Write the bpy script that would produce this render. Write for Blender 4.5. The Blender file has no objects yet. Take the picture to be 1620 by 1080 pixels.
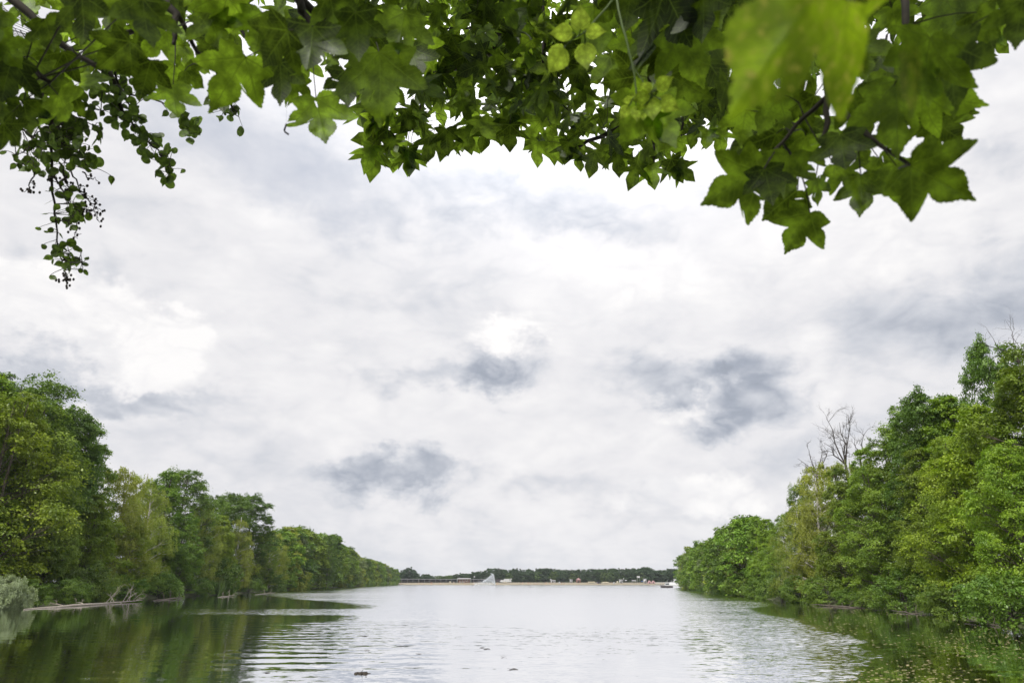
import bpy, math, random
import numpy as np
from mathutils import Vector
PI = math.pi
S = bpy.context.scene
COL = S.collection

# ------------------------------------------------------------------ camera
CAMH = 2.4
PITCH = math.radians(19.34)
F = 1080.0            # focal length in photo pixels (24 mm on 36 mm)
cam_d = bpy.data.cameras.new('camera')
cam_d.lens = 24; cam_d.sensor_width = 36
cam_d.clip_start = 0.05; cam_d.clip_end = 6000
cam_d.dof.use_dof = True; cam_d.dof.focus_distance = 14.0; cam_d.dof.aperture_fstop = 8
cam = bpy.data.objects.new('camera', cam_d)
cam.location = (0, 0, CAMH); cam.rotation_euler = (PI/2 + PITCH, 0, 0)
COL.objects.link(cam); S.camera = cam
S.view_settings.view_transform = 'Standard'; S.view_settings.look = 'None'
S.view_settings.exposure = 0.0; S.view_settings.gamma = 1.0
S.cycles.max_bounces = 8; S.cycles.transmission_bounces = 6; S.cycles.diffuse_bounces = 4
S.cycles.volume_bounces = 1; S.cycles.sample_clamp_indirect = 6
S.cycles.use_denoising = True

SUN_EL, SUN_AZ = 50.0, 205.0     # degrees; azimuth from +Y towards +X
CP, SP = math.cos(PITCH), math.sin(PITCH)
def ray(px, py):
    dx = (px-810)/F; dy = (540-py)/F
    return np.array([dx, CP - dy*SP, dy*CP + SP])
def atY(px, py, Y):            # world point seen at a photo pixel, Y metres ahead
    d = ray(px, py); return np.array([0, 0, CAMH]) + d*(Y/d[1])
def atR(px, py, r):            # the same, r metres away
    d = ray(px, py); return np.array([0, 0, CAMH]) + d*(r/np.linalg.norm(d))
def ground(px, py, z=0.0):
    d = ray(px, py); return np.array([0, 0, CAMH]) + d*((z-CAMH)/d[2])
def xat(px, Y, z=0.0):         # x of the point at height z, Y metres ahead, in photo column px
    c, s = CP, SP
    zz = z-CAMH
    t = Y*c + zz*s             # depth along the optical axis
    return (px-810)/F*t
def zat(py, Y):
    d = ray(810, py); return CAMH + d[2]*(Y/d[1])
def azel(px, py):
    d = ray(px, py); d = d/np.linalg.norm(d)
    return math.atan2(d[0], d[1]), math.asin(d[2])

# ------------------------------------------------------------------ node helper
class NT:
    def __init__(s, tree): s.t = tree; s.n = tree.nodes; s.l = tree.links
    def node(s, typ, **kw):
        n = s.n.new(typ)
        for k, v in kw.items(): setattr(n, k, v)
        return n
    def put(s, sock, v):
        if v is None: return
        if isinstance(v, bpy.types.NodeSocket): s.l.new(v, sock)
        else: sock.default_value = v
    def m(s, op, a, b=None, c=None, clamp=False):
        n = s.node('ShaderNodeMath', operation=op, use_clamp=clamp)
        s.put(n.inputs[0], a); s.put(n.inputs[1], b); s.put(n.inputs[2], c)
        return n.outputs[0]
    def vm(s, op, a, b=None, scale=None):
        n = s.node('ShaderNodeVectorMath', operation=op)
        s.put(n.inputs[0], a); s.put(n.inputs[1], b)
        if scale is not None: s.put(n.inputs[3], scale)
        return n.outputs['Value'] if op in ('LENGTH', 'DOT_PRODUCT') else n.outputs[0]
    def comb(s, x, y, z):
        n = s.node('ShaderNodeCombineXYZ')
        s.put(n.inputs[0], x); s.put(n.inputs[1], y); s.put(n.inputs[2], z); return n.outputs[0]
    def sep(s, v):
        n = s.node('ShaderNodeSeparateXYZ'); s.put(n.inputs[0], v); return n.outputs
    def noise(s, vec, scale, detail=2, rough=.5, dist=0, col=False):
        n = s.node('ShaderNodeTexNoise'); s.put(n.inputs['Vector'], vec)
        s.put(n.inputs['Scale'], scale); n.inputs['Detail'].default_value = detail
        n.inputs['Roughness'].default_value = rough; n.inputs['Distortion'].default_value = dist
        return n.outputs['Color'] if col else n.outputs['Fac']
    def ramp(s, fac, stops, interp='LINEAR'):
        n = s.node('ShaderNodeValToRGB'); s.put(n.inputs[0], fac)
        cr = n.color_ramp; cr.interpolation = interp
        while len(cr.elements) < len(stops): cr.elements.new(0.5)
        for e, (p, c) in zip(cr.elements, stops):
            e.position = p; e.color = (*c, 1) if len(c) == 3 else c
        return n.outputs[0]
    def mr(s, v, a, b, c=0.0, d=1.0, smooth=True):
        n = s.node('ShaderNodeMapRange'); n.interpolation_type = 'SMOOTHSTEP' if smooth else 'LINEAR'
        s.put(n.inputs[0], v); n.inputs[1].default_value = a; n.inputs[2].default_value = b
        n.inputs[3].default_value = c; n.inputs[4].default_value = d; return n.outputs[0]
    def mix(s, f, a, b, blend='MIX'):
        n = s.node('ShaderNodeMix', data_type='RGBA', blend_type=blend)
        s.put(n.inputs[0], f)
        for k, v in ((6, a), (7, b)):
            if isinstance(v, tuple) and len(v) == 3: v = (*v, 1)
            s.put(n.inputs[k], v)
        return n.outputs[2]

# ------------------------------------------------------------------ world
W = bpy.data.worlds.new('World'); S.world = W; W.use_nodes = True
t = NT(W.node_tree); t.n.clear()
sky = t.node('ShaderNodeTexSky'); sky.sky_type = 'NISHITA'; sky.sun_disc = False
sky.sun_elevation = math.radians(SUN_EL); sky.sun_rotation = math.radians(SUN_AZ)
sky.air_density = 1.0; sky.dust_density = 2.0; sky.ozone_density = 1.0
bg1 = t.node('ShaderNodeBackground'); t.l.new(sky.outputs[0], bg1.inputs[0]); bg1.inputs[1].default_value = 0.15
tc = t.node('ShaderNodeTexCoord'); D = tc.outputs['Generated']
x, y, z = t.sep(D)
zc = t.m('MAXIMUM', z, 0.0)
den = t.m('ADD', zc, 0.16)
P = t.comb(t.m('DIVIDE', x, den), t.m('DIVIDE', y, den), 3.7)
nA = t.noise(t.vm('ADD', t.vm('MULTIPLY', D, (1.0, 1.0, 2.0)), (3.1, .7, 5.2)), 2.4, 9, .58, .25)
nC = t.noise(t.vm('ADD', t.vm('MULTIPLY', D, (1.0, 1.0, 2.2)), (7.3, 1.1, 2.2)), 8.5, 8, .60, .3)
nD = t.noise(t.vm('ADD', t.vm('MULTIPLY', D, (1.0, 1.0, 1.8)), (1.3, 9.1, 4.2)), 11.0, 4, .5, .4)
puff = t.m('MULTIPLY', t.m('ABSOLUTE', t.m('SUBTRACT', nD, .5)), 4.0)      # billows: bright lumps with darker creases
nB = t.noise(P, 1.6, 8, .62, .9)
az = t.m('ARCTAN2', x, y); el = t.m('ARCSINE', z)
wa = t.vm('SUBTRACT', t.noise(t.vm('MULTIPLY', D, (1, 1, 1.6)), 4.0, 8, .60, 0, True), (.5, .5, .5))
wb = t.vm('SUBTRACT', t.noise(D, 17.0, 7, .65, 0, True), (.5, .5, .5))
Q = t.vm('ADD', t.comb(az, el, 0.0), t.vm('ADD', t.vm('SCALE', wa, scale=.26), t.vm('SCALE', wb, scale=.060)))
def blob(px, py, rx, ry, wgt, a=1.0, b=0.0):
    A, E = azel(px, py)
    A2, _ = azel(px+rx, py); _, E2 = azel(px, py-ry)
    v = t.vm('SUBTRACT', Q, (A, E, 0))
    v = t.vm('MULTIPLY', v, (1/abs(A2-A), 1/abs(E2-E), 0))
    return t.m('MULTIPLY', t.mr(t.vm('LENGTH', v), a, b), wgt)
def total(lst):
    o = None
    for k in lst:
        q = blob(*k); o = q if o is None else t.m('ADD', o, q)
    return o
dark = total([(1060, 562, 160, 60, 0.23, 1, .2), (1165, 600, 165, 92, 0.32, 1, .15), (1150, 645, 100, 42, 0.12), (765, 572, 125, 62, 0.30, 1, .2), (690, 592, 170, 36, 0.19, 1, .2),
              (645, 738, 190, 50, 0.32, 1, .2), (740, 300, 320, 95, 0.19), (930, 345, 160, 62, 0.16), (1450, 510, 250, 120, 0.18),
              (1590, 470, 200, 140, 0.19), (1600, 250, 140, 90, 0.18), (110, 592, 300, 44, 0.25, 1, .2), (370, 650, 190, 60, 0.09), (160, 470, 60, 90, 0.09), (100, 425, 260, 40, 0.09),
              (850, 790, 260, 36, 0.12), (300, 700, 240, 60, 0.07), (1330, 690, 160, 50, 0.09), (680, 440, 280, 50, 0.05), (170, 330, 250, 50, 0.05), (1150, 800, 160, 26, 0.09), (1000, 818, 120, 24, 0.07)])
bright = total([(215, 520, 110, 72, .22, 1, .62), (50, 492, 105, 62, .18, 1, .55), (790, 528, 80, 34, .16, 1, .4), (1150, 765, 110, 42, .20, 1, .4), (1085, 612, 70, 34, .30), (790, 520, 90, 34, .22),
                (1000, 430, 340, 90, .16), (1350, 370, 320, 120, .20), (480, 560, 260, 80, .06), (1290, 560, 90, 120, .12), (950, 690, 200, 60, .06), (1560, 190, 120, 60, .10), (1100, 240, 300, 60, .12), (450, 370, 250, 70, .06), (990, 790, 90, 30, .12)])
blue = total([(420, 235, 260, 110, .85), (520, 300, 220, 70, .45), (860, 355, 60, 40, .45), (1010, 270, 70, 40, .35), (1100, 800, 200, 60, .12)])
# a paler, greyer band near the horizon
hz = t.mr(z, 0.0, 0.16, 1.0, 0.0)
L = t.m('ADD', 0.765, t.m('MULTIPLY', t.m('SUBTRACT', nA, .5), .50))
L = t.m('ADD', L, t.m('MULTIPLY', t.m('SUBTRACT', nC, .5), .40))
L = t.m('ADD', L, t.m('MULTIPLY', t.m('SUBTRACT', nB, .5), .12))
L = t.m('SUBTRACT', t.m('ADD', L, bright), dark)
L = t.m('ADD', L, t.m('MULTIPLY', t.m('SUBTRACT', puff, .38), t.m('ADD', .10, t.m('MULTIPLY', t.m('ADD', bright, dark), .8))))
L = t.m('SUBTRACT', L, t.m('MULTIPLY', hz, .06))
cloud = t.ramp(L, [(0.0, (.25, .28, .33)), (.32, (.41, .445, .52)), (.55, (.64, .66, .715)), (.74, (.83, .825, .85)), (1.0, (1.0, .985, .98))])
# the cloud deck is thinner and brighter high up ahead
sd = Vector((math.sin(math.radians(SUN_AZ))*math.cos(math.radians(SUN_EL)), math.cos(math.radians(SUN_AZ))*math.cos(math.radians(SUN_EL)), math.sin(math.radians(SUN_EL))))
thin_ = (0.06, math.cos(math.radians(56)), math.sin(math.radians(56)))    # where the cloud deck is thinnest
dt = t.vm('DOT_PRODUCT', D, thin_)
glow = t.m('MULTIPLY', t.m('POWER', t.m('MAXIMUM', dt, 0.0), 22.0), 2.6)
up = t.mr(z, .50, .95, 1.0, 1.35)
bg2 = t.node('ShaderNodeBackground'); t.l.new(cloud, bg2.inputs[0])
t.put(bg2.inputs[1], t.m('MULTIPLY', up, t.m('ADD', 1.0, glow)))
cov = t.m('SUBTRACT', 1.0, t.m('MULTIPLY', t.m('MULTIPLY', blue, t.mr(nB, .35, .62, 1.0, .25)), .34), clamp=True)
ms = t.node('ShaderNodeMixShader'); t.put(ms.inputs[0], cov)
t.l.new(bg1.outputs[0], ms.inputs[1]); t.l.new(bg2.outputs[0], ms.inputs[2])
out = t.node('ShaderNodeOutputWorld'); t.l.new(ms.outputs[0], out.inputs[0])

sl = bpy.data.lights.new('sun', 'SUN'); sl.energy = 4.4; sl.angle = math.radians(2.5); sl.color = (1, .95, .86)
so = bpy.data.objects.new('sun', sl); COL.objects.link(so); so.location = (0, -10, 60)
so.rotation_euler = (-sd).to_track_quat('-Z', 'Y').to_euler()

# ------------------------------------------------------------------ object helpers
def link(o, parent=None):
    COL.objects.link(o)
    if parent is not None: o.parent = parent
    return o
def tag(o, label=None, cat=None, group=None, kind=None):
    if label: o['label'] = label
    if cat: o['category'] = cat
    if group: o['group'] = group
    if kind: o['kind'] = kind
    return o
def empty(name, loc, label, cat, group=None, rz=0.0):
    o = bpy.data.objects.new(name, None); o.location = loc; o.rotation_euler = (0, 0, rz)
    o.empty_display_size = .3
    return tag(link(o), label, cat, group)
def mesh_np(name, V, Fs, mats, smooth=False, attrs=None, uv=None, mi=None):
    V = np.asarray(V, dtype=np.float32); me = bpy.data.meshes.new(name)
    me.vertices.add(len(V)); me.vertices.foreach_set('co', V.ravel())
    Fs = [np.asarray(f, dtype=np.int32) for f in (Fs if isinstance(Fs, list) else [Fs]) if len(f)]
    lens = np.concatenate([np.full(len(f), f.shape[1], dtype=np.int32) for f in Fs])
    idx = np.concatenate([f.ravel() for f in Fs])
    me.loops.add(len(idx)); me.loops.foreach_set('vertex_index', idx)
    me.polygons.add(len(lens))
    st = np.concatenate([[0], np.cumsum(lens)[:-1]]).astype(np.int32)
    me.polygons.foreach_set('loop_start', st); me.polygons.foreach_set('loop_total', lens)
    if mi is not None: me.polygons.foreach_set('material_index', np.asarray(mi, dtype=np.int32))
    me.update(calc_edges=True)
    if smooth: me.polygons.foreach_set('use_smooth', np.ones(len(lens), dtype=bool))
    for k, a in (attrs or {}).items():
        at = me.attributes.new(k, 'FLOAT', 'POINT'); at.data.foreach_set('value', np.asarray(a, dtype=np.float32))
    if uv is not None:
        u = me.uv_layers.new(name='UVMap'); u.data.foreach_set('uv', np.asarray(uv, dtype=np.float32)[idx].ravel())
    for m in (mats if isinstance(mats, list) else [mats]): me.materials.append(m)
    me.validate()
    return me
def obj(name, me, parent=None, loc=None):
    o = bpy.data.objects.new(name, me)
    if loc is not None: o.location = loc
    return link(o, parent)

class MB:
    """collects boxes, bars and tubes into one mesh"""
    def __init__(s): s.v = []; s.f3 = []; s.f4 = []; s.n = 0
    def add(s, V, F):
        F = np.asarray(F) + s.n; s.v.append(np.asarray(V, float)); s.n += len(V)
        (s.f4 if F.shape[1] == 4 else s.f3).append(F)
    def box(s, x0, x1, y0, y1, z0, z1):
        V = [(a, b, c) for a in (x0, x1) for b in (y0, y1) for c in (z0, z1)]
        s.add(V, [(0, 1, 3, 2), (4, 6, 7, 5), (0, 4, 5, 1), (2, 3, 7, 6), (0, 2, 6, 4), (1, 5, 7, 3)])
    def prism(s, poly, y0, y1):            # poly in x,z
        n = len(poly); V = [(a, y0, b) for a, b in poly] + [(a, y1, b) for a, b in poly]
        s.add(V, [(i, (i+1) % n, n+(i+1) % n, n+i) for i in range(n)])
        c0 = s.n; s.add([(a, y0, b) for a, b in poly]+[(sum(p[0] for p in poly)/n, y0, sum(p[1] for p in poly)/n)], [((i+1) % n, i, n) for i in range(n)])
        s.add([(a, y1, b) for a, b in poly]+[(sum(p[0] for p in poly)/n, y1, sum(p[1] for p in poly)/n)], [(i, (i+1) % n, n) for i in range(n)])
    def tube(s, pts, rad, k=6, cap=True):
        pts = np.asarray(pts, float); n = len(pts)
        rad = np.broadcast_to(np.asarray(rad, float), (n,)) if np.ndim(rad) else np.full(n, rad)
        T = np.gradient(pts, axis=0); T /= (np.linalg.norm(T, axis=1, keepdims=True)+1e-9)
        ref = np.array([0.31, 0.17, 0.93]) if abs(T[0][2]) < .8 else np.array([1., .2, 0])
        A = np.cross(T, ref); A /= (np.linalg.norm(A, axis=1, keepdims=True)+1e-9); B = np.cross(T, A)
        an = np.arange(k)*2*PI/k
        R = pts[:, None, :] + rad[:, None, None]*(np.cos(an)[None, :, None]*A[:, None, :] + np.sin(an)[None, :, None]*B[:, None, :])
        i = np.arange(n-1)[:, None]*k; j = np.arange(k)[None, :]; j2 = (j+1) % k
        Fq = np.stack([i+j, i+j2, i+k+j2, i+k+j], -1).reshape(-1, 4)
        s.add(R.reshape(-1, 3), Fq)
        if cap:
            for e, ring in ((0, R[0]), (n-1, R[-1])):
                s.add(np.vstack([ring, pts[e]]), [(q, (q+1) % k, k) for q in range(k)])
    def ball(s, c, r, k=8, h=5):
        c = np.asarray(c, float); r = np.broadcast_to(r, (3,))
        V = [c+r*np.array([math.sin(a)*math.cos(b), math.sin(a)*math.sin(b), math.cos(a)]) for a in np.linspace(0.02, PI-0.02, h+1) for b in np.arange(k)*2*PI/k]
        s.add(V, [(i*k+j, i*k+(j+1) % k, (i+1)*k+(j+1) % k, (i+1)*k+j) for i in range(h) for j in range(k)])
    def mesh(s, name, mat, smooth=False):
        F = []
        if s.f4: F.append(np.vstack(s.f4))
        if s.f3: F.append(np.vstack(s.f3))
        return mesh_np(name, np.vstack(s.v), F, mat, smooth)
    def build(s, name, mat, parent=None, smooth=False): return obj(name, s.mesh(name, mat, smooth), parent)

# ------------------------------------------------------------------ materials
def newmat(name):
    m = bpy.data.materials.new(name); m.use_nodes = True; q = NT(m.node_tree); q.n.clear()
    o = q.node('ShaderNodeOutputMaterial'); return m, q, o
def pbr(name, col, rough=.7, var=.15, scale=3.0, metal=0.0, bump=0.0):
    m, q, o = newmat(name); b = q.node('ShaderNodeBsdfPrincipled')
    c = q.node('ShaderNodeTexCoord').outputs['Object']
    n = q.noise(c, scale, 5, .6)
    k = [max(0, v*(1-var)) for v in col]; k2 = [min(1, v*(1+var)) for v in col]
    q.l.new(q.ramp(n, [(.3, tuple(k)), (.7, tuple(k2))]), b.inputs['Base Color'])
    b.inputs['Roughness'].default_value = rough; b.inputs['Metallic'].default_value = metal
    if bump:
        bn = q.node('ShaderNodeBump'); bn.inputs['Strength'].default_value = bump; bn.inputs['Distance'].default_value = .02
        q.l.new(n, bn.inputs['Height']); q.l.new(bn.outputs[0], b.inputs['Normal'])
    q.l.new(b.outputs[0], o.inputs[0]); return m
def foliage(name, ca, cb, trans=.38, objvar=.35, clump=.35):
    """small-leaf foliage: ca darker, cb lighter; leaf-to-leaf tint plus clump noise plus a shift per tree"""
    m, q, o = newmat(name)
    at = q.node('ShaderNodeAttribute', attribute_name='tint').outputs['Fac']
    oc = q.node('ShaderNodeTexCoord').outputs['Object']
    n = q.noise(oc, clump, 3, .6)
    f = q.m('ADD', q.m('MULTIPLY', at, .45), q.m('MULTIPLY', q.mr(n, .3, .7), .55))
    c = q.mix(f, ca, cb)
    rnd = q.node('ShaderNodeObjectInfo').outputs['Random']
    h = q.node('ShaderNodeHueSaturation'); q.put(h.inputs['Hue'], q.m('ADD', .478, q.m('MULTIPLY', rnd, .024)))
    q.put(h.inputs['Saturation'], 1.0)
    q.put(h.inputs['Value'], q.m('ADD', 1-objvar/2, q.m('MULTIPLY', q.m('FRACT', q.m('MULTIPLY', rnd, 7.3)), objvar)))
    q.l.new(c, h.inputs['Color'])
    d = q.node('ShaderNodeBsdfDiffuse'); q.l.new(h.outputs[0], d.inputs[0])
    tr = q.node('ShaderNodeBsdfTranslucent'); q.l.new(q.mix(1.0, h.outputs[0], (1.25, 1.35, .55), 'MULTIPLY'), tr.inputs[0])
    a = q.node('ShaderNodeMixShader'); a.inputs[0].default_value = trans; q.l.new(d.outputs[0], a.inputs[1]); q.l.new(tr.outputs[0], a.inputs[2])
    g = q.node('ShaderNodeBsdfGlossy'); g.inputs['Roughness'].default_value = .45; g.inputs[0].default_value = (.8, .85, .8, 1)
    b = q.node('ShaderNodeMixShader'); b.inputs[0].default_value = .028; q.l.new(a.outputs[0], b.inputs[1]); q.l.new(g.outputs[0], b.inputs[2])
    q.l.new(b.outputs[0], o.inputs[0]); return m

M = {}
M['bark'] = pbr('bark', (.075, .06, .045), .9, .5, 6, bump=.6)
M['birchbark'] = pbr('birch_bark', (.42, .40, .36), .8, .5, 5, bump=.3)
M['deadwood'] = pbr('dead_wood', (.19, .165, .135), .85, .3, 8, bump=.4)
M['palewood'] = pbr('bleached_wood', (.29, .255, .21), .85, .35, 8, bump=.4)
M['darkwood'] = pbr('dark_twigs', (.040, .032, .027), .9, .3, 8)
M['alder'] = foliage('alder_leaves', (.055, .125, .014), (.19, .30, .030), .29)
M['oak'] = foliage('oak_leaves', (.045, .10, .016), (.125, .215, .028), .25)
M['maple'] = foliage('maple_leaves', (.075, .155, .012), (.24, .35, .026), .32)
M['birch'] = foliage('birch_leaves', (.12, .175, .022), (.26, .32, .045), .33)
M['willow'] = foliage('willow_leaves', (.20, .27, .15), (.34, .42, .25), .35)
M['greywillow'] = foliage('grey_willow_leaves', (.10, .145, .06), (.20, .25, .12), .35, .5)
M['bush'] = foliage('shrub_leaves', (.045, .11, .014), (.13, .22, .026), .27)
M['fartree'] = foliage('distant_leaves', (.022, .048, .022), (.055, .10, .04), .3, .5, .15)
M['farlight'] = foliage('distant_light_leaves', (.06, .11, .03), (.11, .17, .045), .3, .4, .15)
M['reed'] = foliage('reed_blades', (.07, .14, .03), (.15, .24, .05), .35)

# ------------------------------------------------------------------ bank trees
def lumps(rng, n=6):
    a = rng.uniform(0, 2*PI, n); k = rng.integers(1, 6, n); h = rng.uniform(1, 9, n); w = rng.uniform(.04, .12, n)
    return lambda az, tt: 1 + sum(w[i]*np.sin(k[i]*az + a[i] + h[i]*tt) for i in range(n))
def leaf_quads(rng, C, size, N, T, asp=.6):
    """kite shaped leaves at C, pointing along T, with normals N"""
    T = T - N*np.sum(T*N, 1, keepdims=True); T /= np.linalg.norm(T, axis=1, keepdims=True)+1e-9
    B = np.cross(N, T); s = size[:, None]
    fold = N*s*rng.uniform(-.15, .2, (len(C), 1))
    V = np.stack([C, C+T*s*.45+B*s*asp*.5+fold, C+T*s, C+T*s*.4-B*s*asp*.5+fold], 1).reshape(-1, 3)
    Fq = np.arange(len(C)*4).reshape(-1, 4)
    return V, Fq
def unit(v): return v/(np.linalg.norm(v, axis=-1, keepdims=True)+1e-9)
def make_tree(name, seed, H, R, t0, prof, nclump, nspray, nleaf, ls, mat, bark, style='layer', trunks=1, clumpr=.24, loose=1.0):
    rng = np.random.default_rng(seed); lf = lumps(rng)
    # clump centres through the crown's envelope
    tt = []; 
    while len(tt) < nclump:
        u = rng.uniform(t0, 1.0)
        if rng.uniform() < .25 + .75*prof(u): tt.append(u)
    tt = np.sort(np.array(tt)); az = (np.arange(nclump)*2.39996 + rng.uniform(-.6, .6, nclump)) % (2*PI)
    rr = R*np.array([prof(u) for u in tt])*lf(az, tt)*(.35+.62*rng.uniform(0, 1, nclump)**.5)
    CC = np.stack([rr*np.cos(az), rr*np.sin(az), tt*H*.93], 1)
    cr = R*clumpr*rng.uniform(.7, 1.3, nclump)*(.65+.5*np.array([prof(u) for u in tt]))
    # sprays on the outer/upper side of each clump
    ns = rng.poisson(nspray, nclump)+3
    ci = np.repeat(np.arange(nclump), ns)
    outd = unit(np.stack([np.cos(az), np.sin(az), np.full(nclump, .45)], 1))[ci]
    sd_ = unit(rng.normal(size=(len(ci), 3)) + outd*.75)
    SC = CC[ci] + sd_*(cr[ci]*rng.uniform(.55, 1.12*loose, len(ci)))[:, None]*np.array([1.15, 1.15, .8])
    SC[:, 2] = np.maximum(SC[:, 2], .25)
    so_ = unit(sd_*np.array([1, 1, .25]) + np.array([0, 0, -.1]) + rng.normal(size=sd_.shape)*.25)
    li = np.repeat(np.arange(len(SC)), nleaf); n = len(li)
    sr = (cr[ci]*.50*rng.uniform(.6, 1.25, len(ci)))[li]
    if style == 'layer':
        side = unit(np.cross(so_, [0, 0, 1.0]))[li]; u = rng.normal(size=n)*.55; v = rng.normal(size=n)*.62
        C = SC[li] + so_[li]*(u*sr)[:, None] + side*(v*sr)[:, None]
        C[:, 2] += rng.normal(size=n)*sr*.20 - (u*u+v*v)*sr*.18
        N = unit(np.array([0, 0, 1.0]) + so_[li]*.55 + rng.normal(size=(n, 3))*.42)
        T = so_[li]*.8 + rng.normal(size=(n, 3))*.6 + np.array([0, 0, -.45])
    else:                                    # hanging strands
        ns2 = 7; strand = rng.integers(0, ns2, n)
        off = rng.normal(size=(len(SC), ns2, 3))*.5*np.array([1, 1, .4])
        dn = rng.uniform(0, 1, n)**.8
        C = SC[li] + off[li, strand]*sr[:, None] + np.stack([rng.normal(size=n)*.06, rng.normal(size=n)*.06, -dn*sr*2.0], 1) + so_[li]*(dn*sr*.5)[:, None]
        N = unit(so_[li] + rng.normal(size=(n, 3))*.55 + np.array([0, 0, .35]))
        T = np.array([0, 0, -1.0]) + rng.normal(size=(n, 3))*.35
    C[:, 2] = np.maximum(C[:, 2], .1)
    V, Fq = leaf_quads(rng, C, ls*rng.uniform(.6, 1.35, n), N, T, .65 if style == 'layer' else .5)
    tint = np.repeat(np.clip(rng.normal(.5, .22, len(SC))[li] + rng.normal(0, .16, n), 0, 1), 4)
    crown = mesh_np(name+'_crown', V, Fq, mat, attrs={'tint': tint})
    # wood
    mb = MB(); lean = rng.uniform(-.04, .04, 2)
    for k in range(trunks):
        b = np.array([rng.uniform(-.5, .5), rng.uniform(-.5, .5), 0])*(k > 0)*R*.25
        zz = np.linspace(-.6, H*.9, 9); q = zz/H
        pts = np.stack([b[0]+lean[0]*zz+np.sin(q*7+seed+k)*.25*q+b[0]*q, b[1]+lean[1]*zz+np.cos(q*6+seed+k)*.25*q+b[1]*q, zz], 1)
        mb.tube(pts, H*.017*(1-q*.93)/(1+.35*k)*np.where(zz < 0, 1.3, 1), 8)
        if k == 0: tp = pts
    for i in range(nclump):
        zc_ = CC[i, 2]; hb = max(.3, zc_ - rr[i]*rng.uniform(.35, .9)); k = np.interp(hb, tp[:, 2], np.arange(9))
        p0 = np.array([np.interp(hb, tp[:, 2], tp[:, j]) for j in (0, 1)]+[hb])
        p3 = CC[i]; p1 = p0*.6+p3*.4+np.array([0, 0, rr[i]*.10]) + rng.normal(size=3)*.15; p2 = p0*.3+p3*.7+np.array([0, 0, rr[i]*.06])+rng.normal(size=3)*.2
        r0 = H*.0045*(1.1-hb/H)
        mb.tube([p0, p1, p2, p3], [r0, r0*.8, r0*.55, r0*.25], 5)
        ks = np.where(ci == i)[0]
        for s_ in ks[::3]:
            mb.tube([p2, (p2+SC[s_])/2+rng.normal(size=3)*.1, SC[s_]], [r0*.35, r0*.25, r0*.12], 4, False)
    trunk = mb.mesh(name+'_trunk', bark, True)
    return dict(trunk=trunk, crown=crown, H=H)
pr_full = lambda u: max(.08, min(1, 1.15*math.sin(PI*min(1, (u*.86+.14))**.9)**.6*(1.0 if u < .5 else 1-.25*(u-.5))))
pr_cone = lambda u: max(.06, (1-u)**.62*1.05 if u > .3 else .82)
pr_dome = lambda u: max(.1, math.sqrt(max(0, 1-((u-.45)/.57)**2)))
pr_up = lambda u: max(.1, .55+.55*math.sin(PI*min(1, u*.95))) if u < .85 else max(.12, 1-(u-.85)*4)
PROT = {}
PROT['alder'] = [make_tree('alder', 1, 22, 5.6, .03, pr_full, 74, 9, 62, .245, M['alder'], M['bark'], trunks=2),
                 make_tree('alder', 2, 22, 5.0, .03, pr_cone, 78, 9, 60, .245, M['alder'], M['bark'], trunks=2)]
PROT['maple'] = [make_tree('maple', 3, 20, 6.0, .02, pr_full, 76, 9, 62, .265, M['maple'], M['bark'], trunks=2),
                 make_tree('maple', 4, 20, 5.6, .02, pr_cone, 70, 9, 62, .265, M['maple'], M['bark'])]
PROT['oak'] = [make_tree('oak', 5, 24, 6.4, .08, pr_dome, 74, 10, 62, .285, M['oak'], M['bark'], clumpr=.24, loose=1.1),
               make_tree('oak', 6, 24, 5.2, .06, pr_up, 66, 10, 62, .285, M['oak'], M['bark'], clumpr=.23, loose=1.15)]
PROT['birch'] = [make_tree('birch', 7, 21, 4.6, .06, pr_full, 62, 9, 66, .215, M['birch'], M['birchbark'], style='hang', clumpr=.26),
                 make_tree('birch', 8, 21, 4.0, .06, pr_cone, 60, 9, 66, .215, M['birch'], M['birchbark'], style='hang', clumpr=.28)]
PROT['bush'] = [make_tree('shrub', 9, 5, 3.0, .02, pr_dome, 30, 8, 34, .24, M['bush'], M['darkwood'], trunks=3, clumpr=.3),
                make_tree('shrub', 10, 5, 3.2, .02, pr_full, 30, 8, 34, .24, M['bush'], M['darkwood'], trunks=3, clumpr=.3)]
PROT['willow'] = [make_tree('willow_shrub', 11, 5, 3.0, .05, pr_dome, 44, 12, 70, .22, M['willow'], M['darkwood'], style='hang', trunks=3, clumpr=.3)]
PROT['mid'] = [make_tree('mid_alder', 12, 18, 5.6, .02, pr_full, 46, 7, 22, .62, M['alder'], M['bark'], trunks=1, clumpr=.27),
               make_tree('mid_birch', 13, 18, 5.0, .02, pr_cone, 46, 7, 22, .60, M['birch'], M['bark'], trunks=1, clumpr=.27),
               make_tree('mid_oak', 14, 18, 5.8, .04, pr_dome, 44, 7, 22, .66, M['oak'], M['bark'], trunks=1, clumpr=.26),
               make_tree('mid_willow', 18, 18, 5.2, .02, pr_full, 46, 7, 22, .55, M['greywillow'], M['bark'], trunks=1, clumpr=.27)]
PROT['far'] = [make_tree('far_tree', 15, 14, 5.5, .02, pr_dome, 34, 6, 16, .9, M['fartree'], M['bark'], clumpr=.3),
               make_tree('far_tree', 16, 14, 6.0, .02, pr_full, 34, 6, 16, .9, M['fartree'], M['bark'], clumpr=.3),
               make_tree('far_tree', 17, 14, 5.5, .02, pr_full, 34, 6, 16, .9, M['farlight'], M['bark'], clumpr=.3)]
RNG = random.Random(5)
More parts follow.
